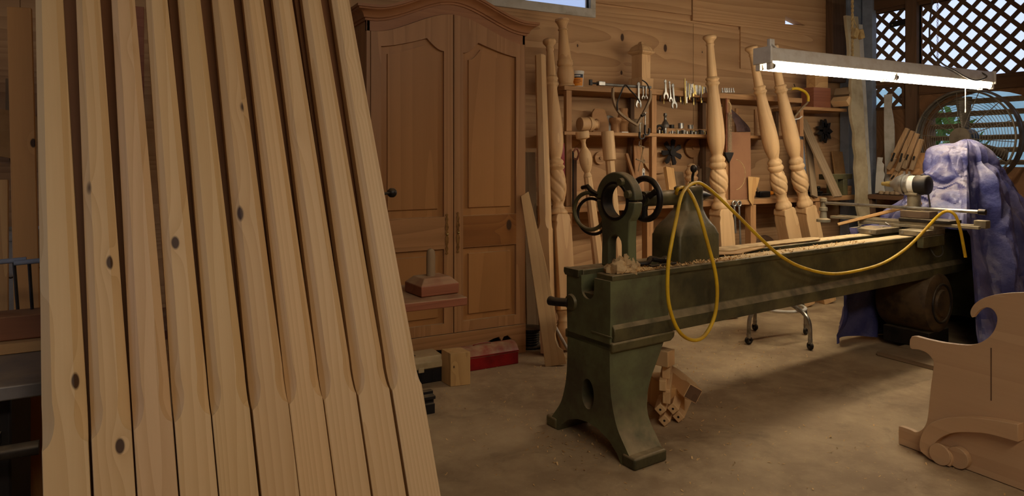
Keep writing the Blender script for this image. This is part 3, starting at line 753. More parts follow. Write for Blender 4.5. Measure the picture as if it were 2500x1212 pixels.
# ------------------------------------------------------------------ turned posts
def rope(n, k, depth):
    def mod(t, z): return 1-depth*max(0, math.cos(n*t+k*z))**4
    return mod
def turned(L, R, sq0=None, foot=True):
    """profile of a turned bed post in fractions of L from the top down; returns (turned part above, square, foot)"""
    pass
def turned_post(name, label, top, bot, R, fr, spin=20, foot=True, mt=None, cap=True):
    """fr: fractions measured from the top: cap end, taper end, band end, vase end, rings end, twist end, cove/ring end (square starts), square end"""
    mt = mt or M_turn
    M, L = frame(bot, top, (cC, -cS, 0), spin)
    o = thing(name, label, 'turned post', M, 'turned bed posts')
    f = lambda t: L*(1-t)
    c_, ta, ba, va, ri, tw, sq, se = fr
    pr = []
    def add(t, r): pr.append((r*R, f(t)))
    # cap, neck, tapering upper shaft
    for t, r in ((0, .20), (.002, .55), (.006, .72), (.014, .78), (.022, .74), (.027, .62), (.036, .46), (.046, .40), (.05, .47), (.055, .47), (.06, .40)): add(c_*t/.06, r)
    for k in range(1, 7): t = k/6; add(c_+(ta-c_)*t, .40+.17*t)
    d = ba-ta
    for t, r in ((0, .60), (.10, .74), (.2, .78), (.3, .70), (.38, .66), (.45, .70), (.55, .80), (.66, .80), (.75, .68), (.85, .62), (1, .60)): add(ta+d*t, r)
    d = va-ba
    for k in range(1, 15):
        t = k/14; r = .60+.40*math.sin(PI/2*min(1, t/.72))**1.3 if t < .72 else 1.0-.36*((t-.72)/.28)**2.2
        add(ba+d*t, r)
    d = ri-va
    for t, r in ((.05, .60), (.15, .62), (.25, .82), (.38, .90), (.5, .80), (.55, .78), (.62, .90), (.75, .98), (.86, .86), (.95, .74), (1, .70)): add(va+d*t, r)
    up_ = list(reversed(pr))
    MB().lathe(up_, 28).build('turned_shaft', mt, o, smooth=50)
    # twist bulb
    d = tw-ri; tp = []
    for k in range(0, 29):
        t = k/28; r = .70+.34*math.sin(PI*min(1, .06+t*.94))**.8 if True else 0
        tp.append((r*R, f(ri+d*t)))
    zz = f(tw); kk = 2*PI*.55/(f(ri)-f(tw))
    MB().lathe(list(reversed(tp)), 56, mod=rope(4, 4*kk, .16)).build('twisted_bulb', mt, o, smooth=60)
    d = sq-tw; cp = []
    for t, r in ((0, .70), (.15, .62), (.3, .62), (.4, .70), (.48, .74), (.56, .72), (.66, .86), (.8, 1.0), (.92, 1.02), (1.0, .98), (1.04, .9)): cp.append((r*R, f(tw+d*t)))
    MB().lathe(list(reversed(cp)), 28).build('cove', mt, o, smooth=50)
    # square part with scooped shoulders
    h = R*1.0; q = .045*1.0
    zt_, zb_ = f(sq), f(se)
    sqp = [(-h, zb_), (h, zb_), (h, zt_-.10), (h-.010, zt_-.06), (h-.004, zt_-.045), (h-.012, zt_-.012), (h-.022, zt_), (-h+.022, zt_), (-h+.012, zt_-.012), (-h+.004, zt_-.045), (-h+.010, zt_-.06), (-h, zt_-.10)]
    MB().prism(sqp, -h, h, XZ).build('square_block', mt, o, bevel=.004)
    if foot:
        d = 1-se; fp = []
        for t, r in ((-.02, .80), (.02, .82), (.07, .82), (.10, .70), (.17, .62), (.24, .64), (.27, .72), (.30, .72), (.33, .68), (.42, .90), (.54, 1.0), (.66, .98), (.80, .82), (.92, .66), (1.0, .58)): fp.append((r*R, f(se+d*t)))
        MB().lathe(list(reversed(fp)), 28).build('turned_foot', mt, o, smooth=50)
    return o
FR1 = (.042, .130, .175, .40, .445, .545, .585, .88)
FR2 = (.04, .149, .187, .420, .477, .560, .616, 1.0)
def seat_top(px, py, y): return onY(px, py, y)
# the one beside the narrow pencil post
bot = onZ(1381, 846, 0.035); bot.z = .012
turned_post('turned_post', 'turned bed post with ball foot, standing beside the plain square pole near the cabinet', onY(1341, 95, 4.22), bot, .063, FR1, 28)
def ext(top_px, mid_px, fr, y_base):
    pass
def lean_post(tx, ty, ytop, bx, by, label, R, fr, spin):
    top = onY(tx, ty, ytop); bot = onY(bx, by, 4.02); bot.z = .012
    turned_post('turned_post', label, top, bot, R, fr, spin, False, M_turn2)
lean_post(1732, 85, 4.06, 1776, 776, 'turned bed post leaning on the shelves behind the green tailstock', .070, FR2, 22)
lean_post(1833, 112, 4.06, 1962, 746, 'turned bed post under the lamp end, the thinner topped of the leaning pair', .068, FR2, 20)
lean_post(1884, 110, 4.05, 2014, 743, 'turned bed post with its top hidden by the white lamp casing', .068, FR2, 20)
# upper half of a post standing on the shelf
c = onY(1383, 205, SF+.07)
tp = onY(1372, 45, SF+.10)
M, L = frame((c.x, SF+.07, zt+.001), tp)
o = thing('half_post', 'turned upper half of a post standing on the top shelf corner beside the white tub', 'turned post', M)
R = .062
MB().lathe([(.98*R, 0), (1.0*R, .01), (.86*R, .018), (.84*R, .03), (1.0*R, .06), (1.02*R, .10), (.9*R, .14), (.8*R, .148), (.94*R, .158), (.96*R, .172), (.90*R, .182), (.92*R, .19), (.82*R, .20), (.80*R, .21), (.5*R, L*.80), (.48*R, L*.82), (.58*R, L*.825), (.58*R, L*.84), (.46*R, L*.845), (.50*R, L*.88), (.72*R, L*.94), (.86*R, L*.955), (.84*R, L*.985), (.5*R, L*1.0)], 28).build('turning', M_turn, o, smooth=45)
# small finial visible behind the tailstock, standing on the bench
c = onY(1688, 500, BF+.16)
o = thing('turned_finial', 'short turned finial standing on the bench just behind the yellow hose', 'finial', T(c.x, BF+.16, zb+.001))
R = .058; H = onY(1680, 400, BF+.16).z-zb
MB().lathe([(.8*R, 0), (.95*R, .02), (.95*R, H*.35), (.75*R, H*.45), (.62*R, H*.50), (.9*R, H*.56), (.95*R, H*.61), (.72*R, H*.66), (.70*R, H*.68), (.92*R, H*.74), (.92*R, H*.79), (.66*R, H*.86), (.55*R, H*.9), (.62*R, H*.94), (.4*R, H*.99), (.1*R, H)], 28).build('turning', M_turn, o, smooth=45)

# pencil post beside the cabinet
top = onY(1319, 136, 4.12); bot = onZ(1339, 862, .012)
M, L = frame(bot, top, (1, 0, 0), 38)
s0 = L*.40
o = pencil_mesh(.082, s0, L, .018, .80, L-s0).build('pencil_post', M_turn2, smooth=25, M=M)
tag(o, 'plain square pole with chamfered upper shaft standing beside the turned post and cabinet', 'post')
# sawn bracket foot plank
A = onZ(1357, 893, .003); B_ = onY(1283, 470, 3.93)
M, L = frame(A, B_, (cC, -cS, 0))
pl = smooth2([(-.066, 0), (-.064, .05), (-.057, .2)], 3)+[(-.035, L*.98), (.02, L), (.052, L*.52), (.052, .30)]+[(.046, .22), (.028, .19), (.024, .15), (.034, .11), (.060, .085), (.066, .04), (.066, 0)]
o = MB().prism(pl, -.012, .012, XZ).build('bracket_plank', wood('sawn_leg_pine', (216, 174, 116), (186, 138, 84), 'Z', 6, .05, 2.2, .4, .6, .2), bevel=.002, M=M)
tag(o, 'flat sawn leg with a notched foot leaning beside the cabinet', 'sawn leg')
A = onZ(1402, 862, .003)
A = onZ(1396, 872, .012); B_ = onY(1356, 800, 3.78); M, L = frame(A, A+(B_-A)*1.5)
o = MB().cyl((0, 0, 0), (0, 0, L), .011, seg=12).build('dowel', M_whiteb, M=M)
tag(o, 'thin pale dowel leaning between the notched sawn leg and the turned foot', 'dowel')
# board behind them in the gap
A = onY(1300, 845, 4.30); A.z = .003; B_ = onY(1291, 372, 4.36); M, L = frame(A, B_)
o = MB().bx(-.05, .05, -.01, .01, 0, L).build('rough_board', M_old, bevel=.002, M=M)
tag(o, 'rough dark board standing in the gap between cabinet and square pole', 'board')
# two turned legs standing in front of the shelves
M, L = frame(onZ(1484, 822, .012), onY(1421, 321, SF-.11), (cC, -cS, 0), 22)
o = thing('turned_spindle', 'turned leg with flat disc and ball top, seen behind the round green ring', 'turned leg', M)
MB().lathe([(.024, L*.78-.01), (.030, L*.78), (.030, L*.785), (.020, L*.80), (.032, L*.815), (.043, L*.84), (.047, L*.865), (.043, L*.89), (.030, L*.91), (.017, L*.925), (.015, L*.945), (.022, L*.96), (.047, L*.967), (.049, L*.975), (.049, L*.997), (.046, L)], 24).build('turned_head', M_turn2, o, smooth=45)
MB().rings([octo(.078, .006, 0), octo(.078, .006, L*.3), octo(.074, .018, L*.34), octo(.052, .014, L*.78), octo(.04, .011, L*.785)]).build('shaft', M_turn2, o, smooth=20)
M, L = frame(onZ(1524, 822, .012), onY(1483, 321, SF-.12), (cC, -cS, 0), 22)
o = thing('turned_spindle', 'octagonal leg with a long cylinder top, seen through the round green ring', 'turned leg', M)
MB().lathe([(.036, L*.855), (.046, L*.86), (.047, L*.99), (.044, L)], 24).build('turned_head', M_turn2, o, smooth=45)
MB().rings([octo(.074, .006, 0), octo(.074, .006, L*.3), octo(.07, .018, L*.34), octo(.060, .016, L*.855), octo(.05, .012, L*.858)]).build('shaft', M_turn2, o, smooth=20)

# ------------------------------------------------------------------ things on the top shelf
c = onY(1411, 205, SF+.06)
o = thing('white_tub', 'small white plastic tub with orange label on the top shelf', 'tub', T(c.x, SF+.06, zt+.001) @ RZ(-28))
h = .118; MB().lathe([(.036, 0), (.038, .002), (.043, h-.016), (.043, h-.012), (.030, h-.010)], 28).build('tub', M_tubw, o)
MB().lathe([(.045, h-.017), (.046, h-.014), (.046, h-.001), (.043, h), (.0, h)], 28).build('lid', M_tubw, o)
def wrap(r, a0, a1, z0, z1, dz=0): return [[Vector((( r+dz*(z-z0))*math.sin(math.radians(a)), -(r+dz*(z-z0))*math.cos(math.radians(a)), z)) for a in [a0+(a1-a0)*k/12 for k in range(13)]] for z in (z0, z1)]
MB().sheet(wrap(.0388, -75, 52, .006, .066, .062)).build('label', M_orange, o)
MB().sheet(wrap(.0426, -75, 52, .066, .092, .062)).build('label_band', M_navy, o)
M_print = flat('label_print', (238, 232, 218), .5); M_printd = flat('label_print_dark', (150, 78, 20), .5)
m = MB()
for k, a in enumerate((-52, -42, -30, -20, -9, 2, 13)): m.sheet(wrap(.0436, a-3.4, a+3.4, .074, .085, .062))
m.build('label_lettering', M_print, o)
m = MB()
for z, a1 in ((.050, 20), (.038, 34), (.026, 10)): m.sheet(wrap(.0388+.062*(z-.006)+.0003, -60, a1, z, z+.005, .062))
m.build('label_print_lines', M_printd, o)
# square newel with cap
A = onY(1537, 210, SF+.10); B_ = onY(1594, 215, SF+.10); nw = .105
c = onY(1565, 200, SF+.13); H = onY(1565, 135, SF+.13).z-zt
o = thing('square_newel', 'square newel top with a moulded pointed cap standing on the top shelf', 'newel', T(c.x, SF+.13, zt+.001) @ RZ(12))
MB().bx(-nw/2-.02, nw/2+.02, -nw/2-.016, nw/2+.016, 0, H*.36).build('collar', M_turn, o, bevel=.003)
MB().bx(-nw/2, nw/2, -nw/2, nw/2, H*.36, H).build('shaft', M_turn, o, bevel=.003)
rs = []
for s_, z in ((.055, H), (.075, H+.012), (.078, H+.026), (.068, H+.032), (.064, H+.042), (.056, H+.06), (.036, H+.078), (.018, H+.088), (.014, H+.10), (.006, H+.106)):
    q = s_; rs.append([Vector(p) for p in ((-q, -q, z), (q, -q, z), (q, q, z), (-q, q, z))])
MB().rings(rs).build('cap', M_turn, o, bevel=.002, smooth=30)
# flat strips and boards on the top shelf further along
a_, b_ = onY(1640, 222, SF+.08), onY(1740, 224, SF+.08)
o = MB().bx(a_.x, b_.x, SF+.05, SF+.12, zt+.001, zt+.045).build('timber_strip', M_scrapx, bevel=.002); tag(o, 'timber strip lying on the top shelf behind the hanging spanners', 'timber strip')
a_, b_ = onY(1796, 226, SF+.05), onY(1900, 232, SF+.05)
o = MB().prism([(a_.x, zt+.001), (b_.x, zt+.001), (b_.x, zt+.02), ((a_.x+b_.x)/2, zt+.04), (a_.x, zt+.015)], SF+.03, SF+.09, XZ).build('timber_strip', M_scrapx); tag(o, 'wedge shaped timber strip on the top shelf beside the leaning pair of turned posts', 'timber strip')
# ice tongs shaped frame hanging on the shelf edge
def hang(px, py, y): return onY(px, py, y)
yt = SF-.075
o = thing('bow_calipers', 'big curved wooden arms in a V with iron bow, hanging from the top shelf', 'calipers', T(*onY(1557, 305, yt)))
org = onY(1557, 305, yt)
def loc(pts, y=0): return [onY(px, py, yt+y)-org for px, py in pts]
MB().bar(spline(loc([(1497, 215), (1496, 235), (1501, 256), (1512, 275), (1530, 290), (1555, 306)]), 5), .016, .02, up=(0, 1, 0)).build('wooden_arm', M_old, o)
MB().bar(spline(loc([(1587, 222), (1587, 240), (1578, 262), (1568, 282), (1555, 306)], .012), 5), .016, .018, up=(0, 1, 0)).build('wooden_arm', M_old, o)
MB().tube(spline(loc([(1508, 270), (1507, 252), (1514, 232), (1526, 208), (1540, 222), (1554, 236), (1562, 250)], -.014), 5), .006, 8).build('iron_bow', M_iron, o)
MB().tube(spline(loc([(1568, 196), (1578, 203), (1584, 214), (1587, 226)], .01), 5), .005, 8).build('iron_hook', M_iron, o)
MB().tube(loc([(1566, 283), (1574, 279)], .0), .012, 8).build('collar', M_iron, o)
# spanners hung on the strip
def spanner(px, py0, py1, wd, label, mt=None, tilt=0, ring=False, y=SF-.028, grp=None):
    a, b_ = onY(px, py0, y), onY(px+tilt, py1, y); M, L = frame(b_, a, (1, 0, 0))
    o = thing('spanner', label, 'spanner', M, grp or 'spanners hung on the shelf edge')
    h = wd/2; r = wd*1.05
    head = [(r*math.sin(t), r-r*math.cos(t)) for t in [math.radians(d) for d in (35, 60, 90, 120, 145)]]
    jaw = [(r*.50, 0.0), (r*.86, r*.35), (r*1.0, r*.9), (r*.86, r*1.5), (h*.75, r*2.2), (h*.62, r*3), (h*.62, L-h), (h*.3, L), (-h*.3, L), (-h*.62, L-h), (-h*.62, r*3), (-h*.75, r*2.2), (-r*.86, r*1.5), (-r*1.0, r*.9), (-r*.86, r*.35), (-r*.50, 0), (-r*.46, r*.9), (-r*.25, r*1.35), (r*.25, r*1.35), (r*.46, r*.9)]
    MB().prism(jaw, -.004, .004, XZ).build('shank', mt or M_steel, o, bevel=.0012)
    MB().torus((0, 0, L-h*1.2), (0, 1, 0), h*.75, h*.33, 20, 8).build('ring_end', mt or M_steel, o)
    return o
spanner(1559, 200, 264, .028, 'largest bright open ended spanner hanging in front of the square newel', M_chrome)
spanner(1570, 210, 243, .014, 'small spanner hanging beside the largest bright one, first of the small pair', M_steel)
spanner(1577, 210, 243, .014, 'small spanner of the pair under the newel, beside the wooden upright', M_steel)
spanner(1624, 194, 243, .026, 'spanner hanging just past the wooden upright, shorter of the two big ones there', M_steel, 2)
spanner(1634, 198, 250, .018, 'narrow spanner hanging between two bigger ones past the wooden upright', M_steel, 4)
spanner(1642, 204, 266, .028, 'long open ended spanner, lowest hanging past the wooden upright', M_chrome, 5)
# drill bits and sockets in the rack strip
proto = {}
def rack_bit(px, py0, py1, r, kind, y, label, grp, m):
    a, b_ = onY(px, py0, y), onY(px+random.uniform(-1, 1.5), py1, y); M, L = frame(b_, a)
    m_ = MB()
    if kind == 0: m_.lathe([(r*.3, 0), (r, r*1.5), (r, L*.55), (r*.75, L*.56), (r*.75, L)], 10)
    elif kind == 1: m_.lathe([(r*1.3, 0), (r*1.3, L*.28), (r*.7, L*.30), (r*.7, L)], 10)
    else: m_.lathe([(r*.6, 0), (r*.6, L*.6), (r*1.3, L*.62), (r*1.3, L)], 10)
    o = m_.build('drill_bit', m, M=M); tag(o, label, 'drill bit', grp)
yk = SF-.026
G1 = 'bright bits in the shelf edge rack'
L1 = 'small metal bit standing in the rack on the top shelf edge'
rack_bit(1672, 192, 257, .008, 0, yk, 'longest bright bit in the shelf edge rack, first after the spanners', G1, M_brass)
rack_bit(1676, 198, 252, .006, 1, yk, 'second longest bit in the shelf edge rack beside the longest', G1, M_steel)
for i, (px, p0, p1) in enumerate([(1680, 203, 240), (1683, 205, 243), (1687, 207, 238), (1691, 204, 232), (1695, 209, 230), (1699, 208, 230), (1703, 209, 230), (1706, 208, 232), (1709, 209, 228), (1712, 212, 240), (1716, 211, 226), (1720, 213, 227), (1685, 204, 240), (1693, 206, 236), (1701, 208, 232), (1707, 209, 234), (1714, 211, 230), (1718, 212, 229), (1723, 213, 228), (1697, 208, 231), (1689, 206, 228)]):
    rack_bit(px, p0, p1, random.uniform(.004, .0075), i % 3, yk+random.uniform(-.004, 0), L1, G1, [M_chrome, M_brass, M_steel][i % 3])
for i, px in enumerate((1763, 1768, 1772, 1776, 1780, 1785, 1790)):
    rack_bit(px, 215, 226, .0075, 1, yk, 'short chrome bit standing in the rack past the tall turned post', 'chrome bits past the tall turned post', M_chrome)
yk2 = SF+.03
for i, px in enumerate((1612, 1620, 1651, 1656, 1661, 1666, 1690, 1694, 1698, 1703, 1711, 1716)):
    rack_bit(px, 231, 244+random.uniform(0, 14), .006, i % 3, yk2, 'dull dark bit hanging in shadow under the top shelf', 'dull bits under the top shelf', [M_iron, M_brass, M_ironB][i % 3])

# ------------------------------------------------------------------ middle shelf
def at_mid(px, dy=.06): c = onY(px, 320, SF+dy); return T(c.x, SF+dy, zm+.001)
o = thing('turned_spool', 'turned wooden spool lying on its side on the middle shelf beside the post', 'turning', at_mid(1438, .07) @ T(0, 0, .058))
MB().lathe([(.050, -.085), (.052, -.08), (.052, -.02), (.050, -.012)], 28, RY(90)).build('cylinder', M_turn, o)
MB().lathe([(.057, -.012), (.057, .012)], 28, RY(90)).build('collar', M_turn, o)
MB().lathe([(.050, .012), (.046, .03), (.034, .045), (.036, .06), (.044, .068), (.030, .075)], 28, RY(90)).build('neck', M_turn, o)
c = at_mid(1466, .21)
o = MB().prism([(-.075, 0), (.075, 0), (.085, .09), (.060, .185), (.035, .195), (-.035, .195), (-.065, .16), (-.08, .08)], -.01, .01, c @ RX(-10) @ XZ).build('cut_corner_board', M_shelfz, bevel=.002); tag(o, 'wooden board with cut corners leaning at the back of the middle shelf', 'board')
o = MB().lathe([(.07, -.003), (.072, 0), (.07, .003), (.01, .003), (.0, .003)], 40).build('saw_disc', M_steel, M=at_mid(1490, .24) @ T(0, 0, .075) @ RX(78)); tag(o, 'steel disc leaning behind the cut corner board on the middle shelf', 'saw disc')
def pot(px, dy, h, r, label):
    o = MB().lathe([(r*.72, 0), (r*.70, h*.45), (r*.78, h*.62), (r*1.0, h*.75), (r*1.05, h*.86), (r*.98, h), (r*.7, h)], 28).build('turned_cup', M_shelfz, M=at_mid(px, dy), smooth=45); tag(o, label, 'turning', 'turned cups on the middle shelf')
pot(1502, .05, .112, .046, 'smaller turned cup on the middle shelf in front of the taller one')
o = MB().lathe([(.048, 0), (.05, .07), (.058, .085), (.07, .095), (.07, .105), (.045, .125), (.036, .16), (.04, .19), (.036, .20)], 28).build('turned_cup', M_shelfz, M=at_mid(1521, .18), smooth=45); tag(o, 'taller flanged turned cup on the middle shelf behind the smaller one', 'turning', 'turned cups on the middle shelf')
o = MB().lathe([(.045, 0), (.062, .03), (.066, .05), (.062, .052), (.066, .07), (.058, .09), (.055, .105), (.058, .11), (.045, .112)], 28).build('turned_bowl', M_old, M=at_mid(1551, .12), smooth=45); tag(o, 'dusty turned bowl on the middle shelf under the hanging curved arms', 'turning')
o = MB().bx(-.03, .03, -.02, .02, 0, .006).build('white_card', M_tubw, M=at_mid(1522, .03)); tag(o, 'small white card lying on the middle shelf edge', 'card')
def gclamp(px, p0, p1, label):
    a = onY(px, p0, SF-.03); b_ = onY(px, p1, SF-.03)
    o = thing('gee_clamp', label, 'clamp', T(b_.x, SF-.03, b_.z), 'small clamps on the middle shelf edge'); h = a.z-b_.z
    MB().bar(spline([(-.02, 0, h*.45), (-.022, 0, h*.12), (0, 0, .006), (.02, 0, h*.14), (.02, 0, h*.32)], 4), .010, .014, up=(0, 1, 0)).build('bow', M_iron, o)
    MB().cyl((-.0195, 0, h*.28), (-.0195, 0, h), .0045).build('screw', M_steel, o)
    MB().cyl((-.035, 0, h*.97), (-.004, 0, h*.97), .004).build('tommy_bar', M_steel, o)
gclamp(1580, 273, 332, 'longer small clamp hanging on the middle shelf edge beside the wooden upright')
gclamp(1567, 300, 341, 'shorter small clamp hanging on the middle shelf edge under the curved arms')
# bits and pieces on the right bay of the middle shelf
def knick(px, h, r, kind, m, label, grp, dy=None):
    m_ = MB()
    if kind == 0: m_.lathe([(r, 0), (r, h), (r*.6, h), (r*.6, h*.6)], 14)
    elif kind == 1: m_.lathe([(r*.6, 0), (r*.6, h*.5), (r, h*.55), (r, h*.8), (r*.3, h*.86), (r*.3, h)], 14)
    else: m_.ball((0, 0, r), r, (1, 1, .9), 12)
    o = m_.build('metal_fitting', m, M=at_mid(px, random.uniform(.02, .10) if dy is None else dy)); tag(o, label, 'fitting', grp)
G2 = 'small metal fittings on the middle shelf'
for i, px in enumerate((1609, 1617, 1622, 1635, 1641, 1652, 1658, 1664, 1669, 1674, 1679, 1684, 1689, 1694, 1700, 1706, 1712, 1720, 1726, 1647, 1655, 1661, 1667, 1672, 1677, 1682, 1687, 1692, 1698, 1703, 1709, 1716)):
    knick(px, random.uniform(.020, .040), random.uniform(.007, .012), i % 2, [M_steel, M_brass, M_iron, M_chrome][i % 4], 'small metal fitting in the row along the middle shelf', G2, .03+.04*(i % 2))
o = thing('scrap_ledge', 'low wooden ledge at the back of the middle shelf holding bearings', 'ledge', at_mid(1665, .20)); MB().bx(-.21, .22, -.05, .05, 0, .05).build('ledge', M_shelf, o, bevel=.002)
def on_ledge(px, h, r, m, label, kind=0):
    c = onY(px, 310, SF+.18); m_ = MB()
    m_.lathe([(r, 0), (r, h), (r*.55, h), (r*.55, h*.4)], 16) if kind == 0 else m_.lathe([(r*.5, 0), (r, h*.3), (r, h*.55), (r*.4, h*.62), (r*.25, h*.9), (r*.3, h)], 16)
    o = m_.build('bearing', m, M=T(c.x, SF+.18, zm+.052)); tag(o, label, 'fitting')
on_ledge(1662, .045, .024, M_steel, 'open steel ring standing on the ledge of the middle shelf')
on_ledge(1684, .032, .018, M_chrome, 'shiny short ring on the ledge beside the thin bright pin')
on_ledge(1691, .034, .007, M_chrome, 'thin bright pin on the ledge beside the shiny short ring')
on_ledge(1640, .03, .02, M_iron, 'dull dark ring on the ledge of the middle shelf beside the valve')
o = MB().lathe([(.012, 0), (.012, .05), (.03, .055), (.033, .075), (.02, .10), (.012, .11), (.010, .14), (.016, .15), (.012, .17)], 18).build('brass_valve', M_steel, M=at_mid(1624, .13)); tag(o, 'domed metal valve with a small knob beside the wooden upright on middle shelf', 'valve')
o = MB().torus((0, 0, .04), (.3, 1, .2), .028, .010, 20, 8).build('dark_ring', M_ironB, M=at_mid(1610, .12)); tag(o, 'dark ring leaning at the wooden upright on the middle shelf', 'ring')
# red framed rack and toothed strip beside the tall turned post
a_ = onY(1772, 240, SF-.02)
o = thing('toothed_rack', 'long toothed metal strip on a red frame hanging beside the tall turned post', 'rack', T(onY(1779, 380, SF-.03).x, SF-.03, onY(1779, 372, SF-.03).z))
H = onY(1779, 240, SF-.03).z-onY(1779, 372, SF-.03).z
MB().bx(-.030, -.022, -.006, .006, 0, H).build('frame_bar', M_red, o)
m = MB().bx(-.012, .010, -.008, .008, 0, H-.12)
for k in range(26): m.box((.012, -.006, .01+k*(H-.14)/26), (.03, .012, .008), RY(-18))
m.build('toothed_strip', M_old, o)
MB().bx(-.03, .03, -.006, .006, H-.13, H-.122).build('cross_bar', M_red, o)
MB().tube(spline([(0, 0, H-.03), (.012, -.01, H-.06), (.02, 0, H-.1), (.03, .0, H-.15)], 4), .007, 6).build('cloth_tail', M_rag, o)
MB().prism([(-.05, 0), (.05, 0), (.045, -.02), (.02, -.06), (0, -.09), (-.02, -.06), (-.045, -.02)], -.01, .01, XZ).build('foot_bracket', M_iron, o, bevel=.003)
# sanding belts curling in the bay beside it
belts = [([(1784, 258), (1790, 272), (1795, 290), (1798, 308), (1799, 322)], [(1786, 255), (1799, 267), (1810, 285), (1816, 305), (1818, 322)], 'widest brown sanding belt curling up in the bay beside the toothed strip'),
         ([(1806, 272), (1812, 288), (1815, 304), (1816, 314), (1816, 322)], [(1808, 269), (1817, 283), (1823, 300), (1825, 312), (1825, 322)], 'middle brown sanding belt curling in the bay'),
         ([(1820, 284), (1823, 296), (1824, 306), (1824, 314), (1824, 322)], [(1822, 281), (1828, 295), (1831, 306), (1832, 314), (1832, 322)], 'smallest brown sanding belt curling in the bay beside the thin upright slat')]
for i, (le, ri_, lbl) in enumerate(belts):
    y0 = SF+.05+.045*i; rows = []
    L_ = [onY(px, py, y0) for px, py in le]; R_ = [onY(px, py, y0) for px, py in ri_]
    L_, R_ = spline(L_, 4), spline(R_, 4); n = len(L_)
    for k in range(n):
        back = .10*(1-k/(n-1))**2
        row = []
        for j in range(5):
            q = L_[k].lerp(R_[k], j/4); q.y += back+.012*math.sin(PI*j/4); q.z = max(q.z, zm+.0015); row.append(q)
        rows.append(row)
    o = MB().sheet(rows).build('sanding_belt', M_belt, solid=.002); tag(o, lbl, 'sanding belt', 'sanding belts on the middle shelf')
for i, (px, w_) in enumerate(((1803, .04), (1836, .028))):
    c = onY(px, 320, SF+.20-.12*i)
    o = MB().bx(-w_/2, w_/2, -.008, .008, 0, zt-zm-.085-.02*i).build('slat', M_shelfz, M=T(c.x, SF+.22-.18*i, zm+.001), bevel=.001); tag(o, ['wooden slat standing behind the sanding belts', 'thin pale slat standing at the end of the sanding belts'][i], 'slat')
# brown hardboard sheet with a pale curve
a_, b_ = onY(1782, 328, 4.13), onY(1833, 328, 4.13)
zz0, zz1 = zb+.002, onY(1810, 326, SF-.03).z
M = T((a_.x+b_.x)/2, 4.130, zz0) @ RX(-.6)
hwid = (b_.x-a_.x)/2; o = thing('hardboard_sheet', 'brown hardboard sheet leaning on the middle shelf, drawn with a pale curve', 'sheet', M)
MB().bx(-hwid, hwid, -.003, .003, 0, zz1-zz0+.01).build('sheet', M_belt if False else paint('hardboard', (150, 104, 70), (136, 92, 62), 4, .7), o)
MB().tube([(-hwid*.6+.13*math.sin(t), -.004, .21-.13*math.cos(t)) for t in [PI*.05+PI*.9*k/20 for k in range(21)]], .0022, 6).build('curve_line', M_rope, o)

# ------------------------------------------------------------------ things in the bays between middle shelf and bench
o = thing('blower_wheel', 'dark six bladed impeller hung on the wall below the middle shelf', 'impeller', T(*onY(1640, 372, WB-.10)))
for k in range(7):
    t = 2*PI*k/7+.3
    m = MB(); M = RY(math.degrees(t))
    pl = [(.015, -.012), (.05, -.022), (.105, -.030), (.112, .0), (.095, .014), (.05, .012), (.015, .012)]
    m.prism(pl, -.006, .006, M @ XZ @ RX(25) if False else M @ XZ); m.build('blade', M_ironB, o)
MB().cyl((0, -.02, 0), (0, .02, 0), .032).build('hub', M_iron, o)
MB().cyl((0, 0, 0), (0, .085, 0), .006).build('peg', M_brown, o)
def disc(px, py, r, label, m, y=WB-.04):
    c = onY(px, py, y); o = MB().lathe([(.0, -.012), (r*.96, -.012), (r, -.008), (r, .008), (.0, .008)], 40, RX(90)).lathe([(.0, .0125), (.012, .0125), (.012, .02), (0, .02)], 12, RX(90)).build('wooden_disc', m, M=T(c.x, y, c.z)); tag(o, label, 'disc', 'wooden discs on the wall')
disc(1690, 362, .082, 'round wooden disc on the wall beside the dark impeller', M_shelf)
disc(1464, 386, .05, 'faint round disc on the wall behind the ball topped turned leg', M_ply, WB-.03)
disc(1606, 375, .17, 'large round wooden disc half hidden by the wooden upright', M_ply, WB-.035)
disc(1722, 440, .115, 'grey brown disc standing behind the tailstock lever', M_old, WB-.06)
def lean_board(px0, py0, px1, py1, w_, th, yb_, yt_, name, m, label, cat='board', spin=0):
    a = onY(px0, py0, yb_); b_ = onY(px1, py1, yt_)
    M, L = frame(a, b_, (1, 0, 0), spin); o = MB().bx(-w_/2, w_/2, -th/2, th/2, 0, L).build(name, m, bevel=.0015, M=M); tag(o, label, cat)
lean_board(1562, 480, 1529, 376, .025, .02, 4.20, 4.40, 'thin_stick', M_shelfz, 'thin square stick leaning diagonally behind the green ring', 'stick')
lean_board(1562, 480, 1556, 345, .085, .016, 4.30, 4.42, 'flat_board', M_shelfz, 'flat board standing behind the hanging rod in the bay beside the upright')
lean_board(1640, 466, 1632, 410, .10, .03, 4.22, 4.28, 'small_board', M_scrapz, 'small square board tilted on the bench below the impeller', 'board', 12)
lean_board(1375, 480, 1372, 350, .03, .02, 4.10, 4.14, 'thin_stick', M_redp, 'thin reddish stick standing beside the ball topped turned leg', 'stick')
lean_board(1517, 480, 1516, 425, .09, .02, 4.40, 4.44, 'round_top_board', M_ply, 'short board leaning at the wall behind the green ring')
lean_board(1664, 478, 1655, 420, .10, .02, 4.36, 4.42, 'small_board', M_old, 'grey scrap board behind the tilted small board')
lean_board(1698, 475, 1700, 405, .06, .02, 4.40, 4.44, 'small_board', M_brown, 'dark board standing beside the turned finial')
